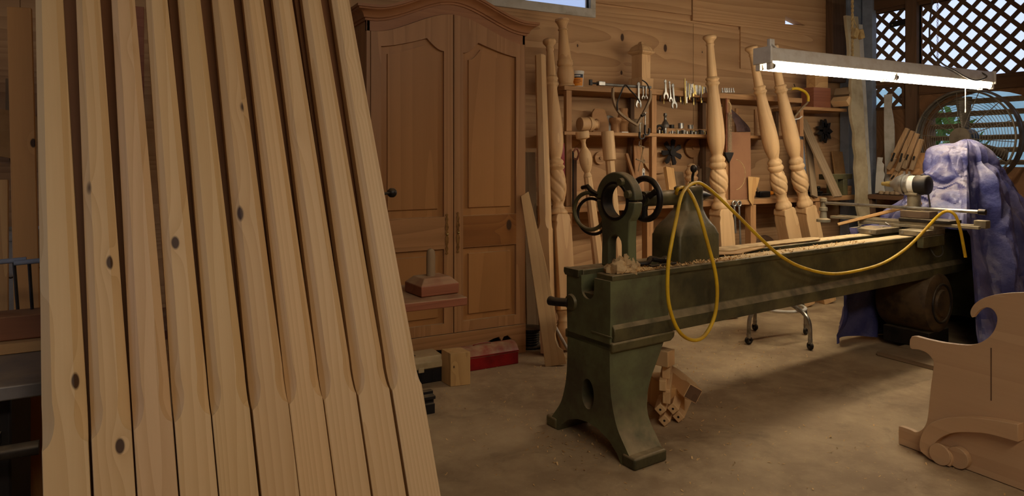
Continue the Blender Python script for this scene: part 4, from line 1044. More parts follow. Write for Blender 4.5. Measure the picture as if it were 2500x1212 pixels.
# thin rod tool with cross arms
org = onY(1566, 385, SF+.0)
o = thing('rod_gauge', 'thin rod with two cross arms hanging below the middle shelf', 'gauge', T(*org))
def lc(px, py): return onY(px, py, SF+.0)-org
MB().tube([lc(1561, 345), lc(1560, 357)], .002, 6).build('string', M_steel, o)
MB().tube([lc(1572, 358), lc(1558, 419)], .0035, 8).build('rod', M_old, o)
MB().tube([lc(1560, 356), lc(1574, 360)], .005, 8).build('cross_arm', M_old, o)
MB().tube([lc(1553, 389), lc(1574, 396)], .006, 8).build('cross_arm', M_old, o)
MB().torus(lc(1571, 394), (0, 1, 0), .014, .004, 16, 6).build('ring', M_old, o)
o = thing('white_tag', 'white plastic tag with holes hanging behind the handwheel', 'tag', T(*onY(1571, 422, BF+.0)))
MB().prism([(.0+.012*math.cos(t), .022+.012*math.sin(t)) for t in [PI*k/8 for k in range(9)]]+[(-.012, -.035), (.012, -.035)], -.002, .002, XZ, holes=[circ(0, .022, .005, 10)]).build('tag', M_tubw, o)
MB().bx(-.006, .006, -.003, -.002, -.02, .0).build('print', M_navy, o)
MB().tube([(0, 0, .03), (0, .03, .2), (0, SF-BF, .42)], .0012, 5).build('string', M_rope, o)
# brace with red handle beside the first turned post
o = thing('bow_saw', 'old hand saw hanging on the shelf post behind the turned bed post', 'saw', T(*onY(1399, 420, SF-.03)))
MB().tube([(0, 0, .15), (0, 0, -.28)], .007, 8).build('back_bar', M_iron, o)
MB().bx(.004, .03, -.004, .004, -.25, .10).build('blade', M_brown, o)
MB().tube(spline([(0, 0, .14), (.03, 0, .17), (.05, 0, .13), (.03, 0, .09), (0, 0, .10)], 4), .008, 8).build('handle', M_red, o)
# hanging ring spanners under the bench edge
def ring_sp(px, p0, p1, label):
    a, b_ = onY(px, p0, BF-.012), onY(px+4, p1, BF-.012); M, L = frame(b_, a)
    o = thing('ring_spanner', label, 'spanner', M, 'ring spanners under the bench edge')
    MB().torus((0, 0, L-.026), (0, 1, 0), .021, .0075, 24, 8).build('ring_end', M_chrome, o)
    MB().bx(-.008, .008, -.005, .005, .0, L-.044).build('shank', M_chrome, o, bevel=.003)
ring_sp(1804, 490, 606, 'larger chrome ring spanner hanging below the bench edge behind the yellow hose')
ring_sp(1792, 490, 570, 'smaller chrome ring spanner hanging below the bench edge, partly behind the turned post')
# scrap of paper sheet draped over the bench edge
a_ = onY(1842, 432, BF+.02); 
pl = [(onY(px, py, BF-.012).x, onY(px, py, BF-.012).z) for px, py in ((1826, 431), (1855, 434), (1842, 478), (1838, 505), (1828, 488))]
o = MB().prism(pl, -.0016, .0016, T(0, BF-.012, 0) @ XZ).build('veneer_scrap', M_scrapz); tag(o, 'pointed pale veneer scrap hanging over the bench edge beside the hardboard sheet', 'veneer')
# ------------------------------------------------------------------ the green pattern lathe
LA = math.radians(5.5)
LM = T(1.7746, 2.532, 0) @ Matrix.Rotation(LA, 4, 'Z'); LI = LM.inverted()
eyl = Vector((-math.sin(LA), math.cos(LA), 0)); exl = Vector((math.cos(LA), math.sin(LA), 0))
def onL(px, py, ly):
    """pixel onto the upright plane along the bed at cross distance ly, in lathe coordinates"""
    return LI @ onPl(px, py, LM @ Vector((0, ly, 0)), eyl)
def onLx(px, py, lx): return LI @ onPl(px, py, LM @ Vector((lx, 0, 0)), exl)
def onLz(px, py, z): return LI @ onZ(px, py, z)
BT = .787                                     # top of the bed
lat = thing('pattern_lathe', 'long green cast iron lathe bed on a flared leg, in the middle of the floor', 'lathe', LM)
half = [(.046, BT), (.150, BT), (.153, BT-.022), (.139, BT-.034), (.137, .585), (.163, .555), (.165, .530), (.160, .498)]
sec = [(-x, z) for x, z in reversed(half)]+[(-.046, BT-.09)]+[(.046, BT-.09)]+half
sec = [(-.160, .498)]+[(-x, z) for x, z in reversed(half[:-1])]+[(-.046, BT-.10), (.046, BT-.10)]+half[:-1]+[(.160, .498)]
MB().prism(sec, .012, 3.9, YZ).build('bed', M_ironG, lat, bevel=.004, smooth=30)
# thick blue-black end of the rear rail
MB().prism([(.050, BT+.001), (.158, BT+.001), (.160, BT-.02), (.150, BT-.034), (.054, BT-.034)], -.012, .0115, YZ).build('rail_end', M_ironG, lat, bevel=.003)
def leg_mesh(x0, sgn, name):
    """flared casting: end face profile with arch and oval hole, deepening to the back towards the top"""
    right = smooth2([(.150, BT-.024), (.150, .62), (.146, .50), (.146, .40), (.150, .30), (.165, .22), (.195, .14), (.245, .075), (.262, .055)], 4)
    poly = [(-y, z) for y, z in right]+[(-.275, .04), (-.275, .0), (-.215, .0), (-.19, .035), (-.14, .075), (-.07, .10), (0, .108), (.07, .10), (.14, .075), (.19, .035), (.215, 0), (.275, 0), (.275, .04)]+[(y, z) for y, z in reversed(right)]
    # slot notch at the top with a rounded bottom
    poly += [(.044, BT-.024), (.044, .712)]+[(.044*math.cos(t), .706-.044*math.sin(t)) for t in [PI*k/10 for k in range(1, 10)]]+[(-.044, .712), (-.044, BT-.024)]
    hole = circ(0, .235, .042, 24, .068)
    m = MB()
    def depth(z): return .19+.17*sstep((z-.14)/.42)
    tri = tessellate_polygon([[Vector((p[0], p[1], 0)) for p in poly], [Vector((p[0], p[1], 0)) for p in hole]])
    allp = poly+hole
    A = [m.bm.verts.new((x0, y, z)) for y, z in allp]; B = [m.bm.verts.new((x0+sgn*depth(z), y, z)) for y, z in allp]
    n = len(poly)
    for t in tri: m._f([A[i] for i in t])
    tri2 = tessellate_polygon([[Vector((p[0], p[1], 0)) for p in poly]])
    for t in tri2: m._f([B[i] for i in reversed(t)])
    for i in range(n): m._f([A[i], A[(i+1) % n], B[(i+1) % n], B[i]])
    # the hole opens into the hollow casting
    C = [m.bm.verts.new((x0+sgn*.13, y, z)) for y, z in hole]; k = len(hole)
    for i in range(k): m._f([A[n+i], A[n+(i+1) % k], C[(i+1) % k], C[i]])
    m._f(C)
    for v in B[n:]: m.bm.verts.remove(v)
    o = m.build(name, M_ironG2, lat, smooth=38)
    for s_ in (-1, 1):
        MB().bx(x0-sgn*.006, x0+sgn*.185, s_*.225, s_*.305, 0, .052).build('foot', M_ironG, lat, bevel=.010)
    return o
leg_mesh(0.0, 1, 'leg'); leg_mesh(3.88, -1, 'leg')
c = onLx(1452, 800, 0)
MB().bx(-.004, .0, c.y-.115, c.y+.02, .518, .527).build('raised_rib', M_ironG2, lat, bevel=.002)
MB().prism([(0, .498), (.39, .498), (.385, .470), (.36, .455), (0, .455)], -.165, .165, XZ).build('leg_collar', M_ironG, lat, bevel=.008)
c = onL(1390, 733, .16)
MB().tube([(-.02, .12, c.z), (-.055, .165, c.z), (-.06, .20, c.z)], [.020, .020, .022], 14).build('stub_shaft', M_iron, lat)
MB().cyl((-.012, .115, c.z), (.0, .115, c.z), .035, .04, 16).build('boss', M_ironG, lat)

# steady rest: big ring on two columns
sc = onL(1508, 491, .0); RX0 = .19; RZc = sc.z-BT
sr = thing('steady_rest', 'green ring shaped steady rest standing on the near end of the lathe bed', 'steady rest', LM @ T(RX0, 0, BT+.001))
ro, ri, th = .130, .084, .050
def ringarc(r0, r1, a0, a1, n=28): return [(r1*math.cos(a), RZc+r1*math.sin(a)) for a in [a0+(a1-a0)*k/n for k in range(n+1)]]+[(r0*math.cos(a), RZc+r0*math.sin(a)) for a in [a1-(a1-a0)*k/n for k in range(n+1)]]
# lower yoke with columns
body = [(-.094, 0), (-.090, RZc-.18)]+[(ro*math.cos(a), RZc+ro*math.sin(a)) for a in [PI+.75-.75*k/8 for k in range(9)]]+[(-ri, RZc)]+[(ri*math.cos(a), RZc+ri*math.sin(a)) for a in [PI+PI*k/20 for k in range(1, 20)]]+[(ri, RZc), (ro, RZc)]+[(ro*math.cos(a), RZc+ro*math.sin(a)) for a in [-.75*k/8 for k in range(1, 9)]]+[(.090, RZc-.18), (.094, 0), (.044, 0), (.042, RZc-.20)]+[(.042*math.cos(a), RZc-.20+.04*math.sin(a)) for a in [PI*k/8 for k in range(1, 8)]]+[(-.042, RZc-.20), (-.044, 0)]
MB().prism(body, -th/2, th/2, YZ).build('yoke', M_ironG2, sr, bevel=.006, smooth=30)
top = MB().prism(ringarc(ri, ro+.004, .06, PI-.06), -th/2, th/2, YZ).build('ring_cap', M_ironG2, sr, bevel=.006, smooth=30)
MB().lathe([(ri+.006, -th/2-.006), (ri+.006, th/2+.006), (ri-.006, th/2+.006), (ri-.006, -th/2-.006)], 40, T(0, 0, RZc) @ RY(90), closed=True).build('liner', M_ironB, sr)
for a in (20, 62): MB().cyl((-th/2-.018, .1*math.cos(math.radians(180+a))*-1 if False else -.1*math.cos(math.radians(a)), RZc+.1*math.sin(math.radians(a))), (-th/2, -.1*math.cos(math.radians(a)), RZc+.1*math.sin(math.radians(a))), .017, .02, 14).build('boss', M_ironG, sr)
# hoop handle at the side
M_h = T(-.02, .185, RZc-.06) @ RZ(-6)
MB().torus((0, 0, 0), (.9, .35, .05), .090, .010, 36, 10).build('hoop', M_ironG, sr, M=M_h)
MB().torus((.03, .02, -.028), (.9, .35, .05), .088, .008, 36, 10).build('hoop', M_iron, sr, M=M_h)
MB().bx(-.012, .012, .10, .20, RZc+.012, RZc+.034).build('lug', M_ironG, sr, bevel=.004)
MB().tube([(-.02, .12, RZc+.022), (-.02, .17, RZc+.038), (-.02, .20, RZc+.060), (-.02, .24, RZc+.052)], [.010, .012, .012, .010], 10).build('tee_handle', M_ironB, sr)

# tailstock
ct = onL(1664, 480, 0.0)
TX0, TX1 = onL(1660, 646, -.095).x, onL(1758, 640, -.095).x
tz = onL(1668, 482, 0).z-BT
ts = thing('tailstock', 'bottle shaped green tailstock with black handwheel on the lathe bed', 'tailstock', LM @ T((TX0+TX1)/2, 0, BT+.001))
hx = (TX1-TX0)/2; hy = .095
def rr(hx, hy, z, r=.02, dx=0):
    out = []
    for cx_, cy_, a0 in ((hx-r, hy-r, 0), (-hx+r, hy-r, 90), (-hx+r, -hy+r, 180), (hx-r, -hy+r, 270)):
        for k in range(5):
            a = math.radians(a0+k*22.5); out.append(Vector((dx+cx_+r*math.cos(a), cy_+r*math.sin(a), z)))
    return out
hb = onL(1672, 576, -.095).z-BT; hn = tz-.06
MB().rings([rr(hx, hy, 0, .012), rr(hx, hy, hb*.95, .014), rr(hx*.985, hy*.98, hb, .02), rr(hx*.95, hy*.94, hb+.025, .03), rr(hx*.84, hy*.84, hb+.05, .04), rr(hx*.70, hy*.72, hb+.075, .042, .006), rr(hx*.58, hy*.60, hb+.105, .04, .014), rr(hx*.52, hy*.54, hn, .04, .02), rr(hx*.50, hy*.52, tz+.02, .035, .022), rr(hx*.50, hy*.50, tz+.048, .03, .022), rr(hx*.44, hy*.42, tz+.056, .03, .022)]).build('body', M_ironG, ts, smooth=50)
MB().cyl((-.30, 0, tz), (.02, 0, tz), .036, .038, 28).build('barrel', M_ironG, ts)
MB().lathe([(.022, 0), (.026, .004), (.026, .05), (.004, .115), (.0, .116)], 24, T(hx*.52, 0, tz+.004) @ RY(90)).build('centre_point', M_iron, ts)
MB().cyl((hx*.35, 0, tz+.05), (hx*.35, 0, tz+.075), .016).build('clamp_boss', M_iron, ts)
MB().tube(spline([(hx*.35, 0, tz+.072), (hx*.35, 0, tz+.10), (hx*.31, -.01, tz+.118), (hx*.25, -.02, tz+.135)], 4), [.007]*13, 10).build('clamp_lever', M_iron, ts)
MB().ball((hx*.235, -.022, tz+.142), .017, (1, 1, 1.25), 14).build('lever_knob', M_iron, ts)
hw_ = -.285
wm = MB().torus((hw_, 0, tz), (1, 0, 0), .098, .015, 48, 12).build('handwheel', M_ironB, ts)
MB().cyl((hw_-.02, 0, tz), (hw_+.022, 0, tz), .022, .026, 20).build('wheel_hub', M_iron, wm)
for k in range(3):
    a = math.radians(90+120*k+62)
    MB().tube([(hw_, .018*math.cos(a), tz+.018*math.sin(a)), (hw_, .055*math.cos(a), tz+.055*math.sin(a)), (hw_, .095*math.cos(a), tz+.095*math.sin(a))], [.020, .014, .018], 10).build('spoke', M_iron, wm)
MB().tube(spline([(hw_-.01, .04, tz-.088), (hw_-.05, .05, tz-.092), (hw_-.075, .058, tz-.095), (hw_-.082, .06, tz-.096)], 4), [.010]*3+[.014]*4+[.016]*4+[.012, .008], 12).build('crank_grip', M_ironB, wm)

# things lying on the near end of the bed
M_pile = T(0, 0, 0)
rng = random.Random(4)
def mound(cx, cy, rx, ry, h, n=22, seed=0):
    rows = []
    for i in range(n+1):
        r = i/n; row = []
        for k in range(36):
            a = 2*PI*k/36; q = 1+.25*mnoise.noise(Vector((math.cos(a)*1.3+seed, math.sin(a)*1.3, 0)))
            x, y = cx+rx*r*q*math.cos(a), cy+ry*r*q*math.sin(a)
            z = h*(1-r)**1.2*(.7+.8*mnoise.noise(Vector((x*26+seed, y*26, seed))))+.010*(1-r)*mnoise.noise(Vector((x*90, y*90, 1)))
            row.append(Vector((x, y, max(0, z)+.0005)))
        row.append(row[0]); rows.append(row)
    return MB().sheet(rows)
def curls(m, x0, x1, y0, y1, z, n, seed, s0=.004, s1=.011):
    r = random.Random(seed)
    for _ in range(n):
        x, y = r.uniform(x0, x1), r.uniform(y0, y1); a = r.uniform(0, 2*PI); L = r.uniform(s0, s1); w_ = L*r.uniform(.25, .5)
        zz = z(x, y) if callable(z) else z
        u = Vector((math.cos(a), math.sin(a), 0)); v = Vector((-math.sin(a), math.cos(a), 0)); c = Vector((x, y, zz+.001))
        up_ = r.uniform(.1, .7)*L
        m._f([m.bm.verts.new(c-u*L-v*w_), m.bm.verts.new(c-u*L+v*w_), m.bm.verts.new(c+v*w_+Vector((0, 0, up_*.3))), m.bm.verts.new(c-v*w_+Vector((0, 0, up_*.3)))])
        m._f([m.bm.verts.new(c-v*w_+Vector((0, 0, up_*.3))), m.bm.verts.new(c+v*w_+Vector((0, 0, up_*.3))), m.bm.verts.new(c+u*L+v*w_+Vector((0, 0, up_*1.6))), m.bm.verts.new(c+u*L-v*w_+Vector((0, 0, up_*1.6)))])
    return m
pl_ = thing('shavings_pile', 'pile of wood shavings around the rag on the near end of the lathe bed', 'wood shavings', LM @ T(0, 0, BT+.001)); pl_['kind'] = 'stuff'
m = mound(.20, -.098, .15, .047, .024, 22, 3)
for k in range(7): curls(m, .06+.09*k, .30+.10*k, -.148, -.055, .002, 90, 20+k)
m.build('shavings', M_shav, pl_, recalc=False)
# rag
rg = onL(1522, 660, -.09); rg.x -= .02
m = MB(); rows = []
for i in range(17):
    ph = PI*.5*i/16; row = []
    for k in range(33):
        a = 2*PI*k/32; r = math.sin(ph); q = 1+.30*mnoise.noise(Vector((math.cos(a)*2.1, math.sin(a)*2.1, ph*1.7)))
        d = Vector((r*math.cos(a)*.095*q, r*math.sin(a)*.055*q, math.cos(ph)*.050*(1+.35*math.sin(a*2+1))))
        d += Vector((mnoise.noise(d*55), mnoise.noise(d*55+Vector((7, 0, 0))), mnoise.noise(d*40+Vector((0, 9, 0)))))*.022
        if i == 16: d.z = 0
        row.append(d)
    rows.append(row)
o = m.sheet(rows).build('rag', M_rag, M=LM @ T(rg.x+.02, -.085, BT+.003), smooth=60); tag(o, 'crumpled dusty rag lying among shavings at the foot of the steady rest', 'rag')
# carriage handle / dog lying behind the rag
o = thing('lathe_dog', 'dark curved iron clamp lying on the bed between the rag and tailstock', 'clamp', LM @ T(onL(1592, 640, -.07).x, -.07, BT+.024))
MB().tube(spline([(-.09, .01, -.004), (-.04, -.015, .0), (.0, .01, .012), (.04, -.01, .006), (.075, -.005, .004)], 5), [.010]*8+[.014]*6+[.012]*7, 10).build('arm', M_ironB, o)
MB().ball((.085, -.005, .004), .022, (1.1, .9, .85), 14).build('boss', M_ironB, o)
MB().bx(-.04, .13, -.035, -.012, -.018, -.010).build('plate', M_iron, o, bevel=.003)
# board lying on the bed beyond the tailstock
q = [onLz(1762, 608, BT+.004), onLz(1812, 612, BT+.004), onLz(1900, 588, BT+.004), onLz(1870, 583, BT+.004)]
o = MB().prism([(.74, .044), (1.02, -.045), (1.06, -.03), (1.35, .04), (1.35, .14), (.72, .14)], .002, .007, LM @ T(0, 0, BT)).build('thin_ply', M_scrapx); tag(o, 'thin pale ply offcut lying on the bed just beyond the tailstock', 'offcut')
o = MB().prism(smooth2([(1.0, .148), (1.03, .03), (1.2, .055), (1.5, .06), (1.9, .055), (1.94, .15), (1.4, .16)], 5, True), .008, .012, LM @ T(0, 0, BT)).build('dusty_sheet', M_rag); tag(o, 'pale dusty sheet lying on the far rail of the lathe bed', 'sheet')
m = MB(); curls(m, .66, 2.1, -.15, -.05, .001, 420, 9, .003, .008); curls(m, .66, 2.4, .05, .15, .001, 60, 10, .003, .007)
o = m.build('sawdust_chips', M_shav, M=LM @ T(0, 0, BT), recalc=False); tag(o, 'wood chips scattered along the top of the lathe bed past the tailstock', 'wood chips', None, 'stuff')

# dust film on the rails: a thin layer, brighter further along
def film(y0, y1, x0, x1, name, label):
    rows = []
    for i in range(41):
        x = x0+(x1-x0)*i/40
        rows.append([Vector((x, y0+(y1-y0)*t+(.006*mnoise.noise(Vector((x*9, y0*50, t))) if t in (0, 1) else 0), BT+.0012)) for t in (0, .5, 1)])
    o = MB().sheet(rows).build(name, M_film, M=LM, recalc=False); tag(o, label, 'sawdust', None, 'stuff')
M_film = paint('sawdust_film', (226, 196, 146), (206, 172, 122), 30, .95)
film(-.143, -.052, .62, 2.62, 'sawdust_film', 'pale sawdust film lying on the near rail of the lathe bed')
film(.052, .143, .62, 2.75, 'sawdust_film', 'pale sawdust film lying on the far rail of the lathe bed')

# ------------------------------------------------------------------ carriage with router motor near the tarp
CXL = 2.86
cg = thing('tool_carriage', 'dusty steel cross slide carriage straddling the bed beside the blue tarp', 'carriage', LM @ T(CXL, 0, BT+.0025))
wx0 = onLz(2062, 560, BT+.03); 
def wing(x0, x1, y0, y1, z0, z1, m=M_ironG, nm='saddle_wing'): return MB().bx(x0, x1, y0, y1, z0, z1).build(nm, m, cg, bevel=.004)
M_dsteel = paint('dusty_steel', (150, 138, 112), (118, 104, 80), 10, .5, .4, .9)
w1 = wing(-.36, -.02, .02, .20, 0, .035, M_dsteel); w2 = wing(-.22, .10, -.20, -.055, 0, .035, M_dsteel)
MB().bx(-.21, .08, -.205, -.165, -.075, -.0015).build('apron', M_ironG, cg, bevel=.004)
MB().bx(-.06, .10, -.20, .30, .036, .058).build('saddle_bridge', M_dsteel, cg, bevel=.004)
for (x, y) in ((-.365, .06), (-.365, .14)): MB().cyl((x, y, .018), (x+.02, y, .018), .009).build('screw_head', M_chrome, cg)
for (x, y) in ((-.225, -.18), (-.225, -.08)): MB().cyl((x, y, .018), (x+.02, y, .018), .009).build('screw_head', M_chrome, cg)
for x, zz in ((-.04, .066), (.06, .066)): MB().bx(x-.018, x+.018, -.46, .52, zz-.007, zz+.012).build('slide_rail', M_dsteel, cg, bevel=.002)
MB().bx(-.07, .10, -.30, .02, .079, .10).build('slide_plate', M_iron, cg, bevel=.003)
MB().bx(-.03, .09, -.16, .03, .101, .15).build('slide_block', paint('brown_block', (110, 88, 66), (84, 66, 50), 8, .6, 0, .6), cg, bevel=.004)
MB().bx(.02, .09, -.47, -.40, .06, .11).build('end_stop', M_dsteel, cg, bevel=.004)
MB().cyl((.02, -.44, .165), (.02, .62, .165), .012, seg=14).build('guide_rod', M_steel, cg)
MB().cyl((.02, -.47, .165), (.02, -.43, .165), .018, seg=16).build('rod_end', M_ironB, cg)
MB().lathe([(.05, 0), (.05, .02), (.026, .03), (.022, .08), (.03, .085), (.03, .11), (.018, .115), (.018, .15), (.026, .155), (.026, .18), (.010, .185)], 16, T(.02, .62, .02)).build('rod_stand', M_dsteel, cg)
mz = onL(2246, 450, 0).z-BT
MB().cyl((.06, -.02, .15), (.06, -.02, mz-.05), .042, seg=22).build('pillar', M_dsteel, cg)
MB().bx(.01, .11, -.06, .02, mz-.075, mz-.058).build('cradle', M_dsteel, cg, bevel=.003)
mx = .06
rm = thing('router_motor', 'cylindrical silver router motor with black end cap held above the carriage', 'router motor', LM @ T(CXL+mx, 0, BT+mz))
RM = RX(90)      # local z of the turning points to -y
R = .064
def lm(pr, nm, mt): return MB().lathe(pr, 32, RM).build(nm, mt, rm, smooth=45)
lm([(.010, -.20), (.014, -.195), (.014, -.17), (.018, -.168), (.02, -.15), (.02, -.135)], 'collet', M_brass)
lm([(.02, -.135), (.03, -.12), (.05, -.10), (.056, -.09), (.06, -.075), (R, -.07), (R, -.015), (R-.004, -.012)], 'aluminium_body', M_chrome)
for z0 in (-.055, -.022): lm([(R, z0), (R+.009, z0+.001), (R+.009, z0+.018), (R, z0+.019)], 'clamp_band', M_steel)
lm([(R-.002, -.012), (R-.002, .035)], 'grey_collar', M_white)
lm([(R, .035), (R+.002, .04), (R+.002, .110), (R-.006, .118), (.02, .119), (0, .119)], 'end_cap', M_black)
for z in (-.045, -.012): MB().cyl((.0, -z-.0, R+.004), (0, -z, R+.026), .008).build('clamp_screw', M_steel, rm)
MB().bx(-.016, .016, -.082, -.068, R-.004, R+.008).build('switch_plate', M_iron, rm, bevel=.002)
MB().tube(spline([(.02, -.10, -R*.8), (.03, -.11, -.16), (.03, -.10, -.27), (.04, -.14, -.31), (.02, -.18, -.38), (-.02, -.21, -.45), (-.05, -.18, -.47), (-.05, -.14, -.40), (-.02, -.12, -.33)], 6), .005, 8).build('power_cord', M_cord, rm)
# wooden stick laid across the carriage
A = LM @ onL(2045, 549, .40); B_ = LM @ onL(2250, 496, -.02); M, L = frame(A, B_)
o = MB().bx(-.013, .013, -.011, .011, 0, L).build('wooden_stick', M_scrapz, bevel=.004, M=M); tag(o, 'long wooden stick propped across the carriage against the router pillar', 'stick')
MBr = onL(2170, 542, .25)

# ------------------------------------------------------------------ yellow air hose
hp = [((1650, 476), -.02), ((1655, 462), -.06), ((1668, 458), -.03), ((1684, 470), -.10), ((1704, 512), -.15), ((1728, 596), -.185), ((1745, 660), -.20), ((1751, 715), -.205), ((1745, 770), -.205), ((1725, 814), -.205), ((1700, 831), -.205), ((1670, 822), -.205), ((1647, 790), -.205), ((1631, 730), -.205), ((1631, 650), -.20), ((1640, 590), -.19), ((1651, 535), -.16), ((1663, 480), -.11), ((1680, 455), -.07), ((1702, 446), -.05), ((1724, 456), -.05), ((1756, 483), -.08), ((1800, 526), -.13), ((1850, 576), -.17), ((1905, 625), -.19), ((1960, 654), -.20), ((2030, 669), -.205), ((2100, 660), -.205), ((2160, 641), -.21), ((2215, 605), -.22), ((2258, 562), -.27), ((2290, 528), -.33), ((2312, 516), -.38), ((2332, 526), -.42), ((2344, 560), -.43), ((2352, 600), -.43), ((2357, 628), -.43)]
hpts = [LM @ onL(px, py, ly) for (px, py), ly in hp]
ho = thing('yellow_hose', 'yellow hose looped over the tailstock and sagging along the lathe bed to the carriage', 'hose', T(*hpts[0]))
MB().tube([p-hpts[0] for p in spline(hpts, 6)], .0088, 12).build('hose', M_yel, ho, smooth=60)

# ------------------------------------------------------------------ blue tarp over the headstock, motor drum below it
def tarp_material():
    m = NT('blue_tarp'); v, v0 = m.coord(False)
    a = m.noise(v0, 5, 5, .6, .65); b = m.noise(v0, 22, 4, 0, .6)
    col = m.mix(m.ramp(a, .35, .7), lin((58, 60, 112)), lin((84, 84, 134)))
    col = m.mix(m.math('MULTIPLY', m.math('MULTIPLY', m.up(.0, .7), m.ramp(a, .32, .64)), .66), col, lin((152, 138, 128)))
    vo = m.n('ShaderNodeTexVoronoi'); vo.feature = 'DISTANCE_TO_EDGE'; vo.inputs['Scale'].default_value = 6.0
    wv = m.vmath('ADD', v0, (0, 0, 0)).outputs[0]
    nz = m.n('ShaderNodeTexNoise'); nz.inputs['Scale'].default_value = 4; m.l(v0, nz.inputs['Vector'])
    ws = m.vmath('MULTIPLY', nz.outputs['Color'], (.35, .35, .35)).outputs[0]; wv = m.vmath('ADD', v0, ws).outputs[0]; m.l(wv, vo.inputs['Vector'])
    rd = m.n('ShaderNodeTexNoise'); rd.noise_type = 'RIDGED_MULTIFRACTAL'; rd.inputs['Scale'].default_value = 3.2; rd.inputs['Detail'].default_value = 3; m.l(wv, rd.inputs['Vector'])
    cre = m.math('ADD', m.math('MULTIPLY', rd.outputs['Fac'], .55), m.math('MULTIPLY', b, .25))
    return m.fin(col, .5, 0, cre, .03, .4)
M_tarp = tarp_material()
def ridged(p, f): 
    q = p*f; return 1-2*abs(mnoise.noise(q))
def crease(p, lim):
    d_ = mnoise.voronoi(p)[0]; return min(lim, d_[1]-d_[0])
tc = Vector((3.72, -.02, 0))
def tarp_rows():
    rows = []; NA, NS = 260, 110
    for i in range(NS+1):
        s_ = i/NS; row = []
        for k in range(NA+1):
            a = 2*PI*k/NA; ca, sa = math.cos(a), math.sin(a)
            # plan extents along and across the bed
            ax = .76 if ca < 0 else .60; ay = .42 if sa < 0 else .40
            n_ = 3.2; rad = (abs(ca/ax)**n_+abs(sa/ay)**n_)**(-1/n_)
            hem = .02+.80*sstep((-ca-.80)/.06)*sstep((sa+.46)/.07)       # lifted clear of the bed at the open side
            g = math.sin(min(1, s_*1.25)*PI/2)**.9*.66+.34*s_
            gl = .38*math.sin(min(1, s_/.34)*PI/2)+.08*s_+.54*sstep((s_-.40)/.60)**1.1
            bl = sstep((-ca-.15)/.55); g = g*(1-bl)+gl*bl
            z = 1.44-(1.44-hem)*(s_**1.45)
            fold = math.sin(a*9+2.2*mnoise.noise(Vector((ca*1.5, sa*1.5, s_*1.2))))*.5+math.sin(a*17+1.3+3*mnoise.noise(Vector((ca*2, sa*2, s_*2+4))))*.35
            r = rad*g*(1+.085*fold*sstep(s_*1.5))
            p = Vector((tc.x+r*ca, tc.y+r*sa, z))
            q = Vector((p.x*1.0, p.y*1.0, p.z*.5))
            w1 = Vector((mnoise.noise(q*2.1), mnoise.noise(q*2.1+Vector((9, 0, 0))), mnoise.noise(q*2.1+Vector((0, 7, 0)))))*.22
            d = .060*ridged(Vector((a*1.9+w1.x*2, s_*1.1+w1.y, 2.0)), 1.0)+.16*crease((q+w1)*2.4, .5)+.11*crease((q+w1*.6)*5.0+Vector((3, 1, 2)), .5)+.02*crease(q*12, .5)-.07
            d *= min(1, .25+s_*2)
            p += Vector((ca*.9, sa*.9, .55*(1-s_)))*(d-.02)
            p.z = max(p.z, .012)
            row.append(p)
        rows.append(row)
    return rows
tp_ = thing('blue_tarp', 'crumpled blue tarpaulin draped over the headstock end of the lathe', 'tarp', LM)
MB().sheet(tarp_rows()).build('draped_sheet', M_tarp, tp_, recalc=False, smooth=16)
# flap hanging down the far side of the bed, reaching left under the bed
rows = []
for i in range(41):
    s_ = i/40; row = []
    for k in range(61):
        t = k/60; x = 2.42+1.15*t
        z = (BT+.035)*(1-s_)+s_*(.03+.05*math.sin(t*9)*t)
        y = .175+.05*math.sin(x*17+s_*1.3)+.10*s_*(1-t)+.04*ridged(Vector((x, s_*.8, 3)), 4)
        if z > BT-.02: y = y*.9
        row.append(Vector((x+.06*s_*math.sin(s_*3), y, z+.012*ridged(Vector((x, s_, 0)), 5)*(1-s_))))
    rows.append(row)
MB().sheet(rows).build('hanging_flap', M_tarp, tp_, recalc=False, smooth=75)
rows = []
for i in range(15):
    t = i/14; row = []
    for k in range(31):
        u = k/30; x = 2.62+.7*u; y = .07+.14*t
        row.append(Vector((x, y, BT+.012+.030*max(0, ridged(Vector((x, y*2, 1)), 5))+.06*u*u)))
    rows.append(row)
MB().sheet(rows).build('top_flap', M_tarp, tp_, recalc=False, smooth=75)
MB().torus(LI @ (LM @ Vector((2.80, .10, BT+.055))), (.3, -.5, 1), .012, .0035, 20, 8).build('eyelet', M_tubw, tp_)

dr = onL(2300, 740, -.18)
o = thing('drive_drum', 'big dark motor drum showing under the blue tarp below the lathe bed', 'motor', LM @ T(dr.x-.02, -.02, dr.z))
R = .205; RM = RX(90)
MB().lathe([(R*.9, -.18), (R, -.15), (R, .12), (R*.95, .15), (R*.8, .165), (R*.45, .165), (R*.42, .18), (.0, .18)], 40, RM).build('housing', paint('grimy_drum', (92, 72, 46), (60, 46, 32), 8, .6, .2, .3), o, smooth=35)
MB().torus((0, -.168, 0), (0, 1, 0), R*.62, .008, 36, 8).build('rim', M_iron, o)
MB().bx(-.14, .14, -.15, .15, -dr.z+.032, -R+.02).build('stand', M_ironB, o, bevel=.004)
# plank on the floor below the tarp
A, B_ = onZ(2141, 858, .03), onZ(2278, 893, .03); 
dv = (B_-A); dv.z = 0; L = dv.length; dv.normalize(); ang = math.degrees(math.atan2(dv.y, dv.x))
o = MB().bx(0, L+.25, 0, .48, .001, .03).build('floor_plank', M_oldx, bevel=.003, M=T(A.x, A.y, 0) @ RZ(ang)); tag(o, 'wide dusty plank lying on the floor under the tarp, behind the scroll cut board', 'plank')

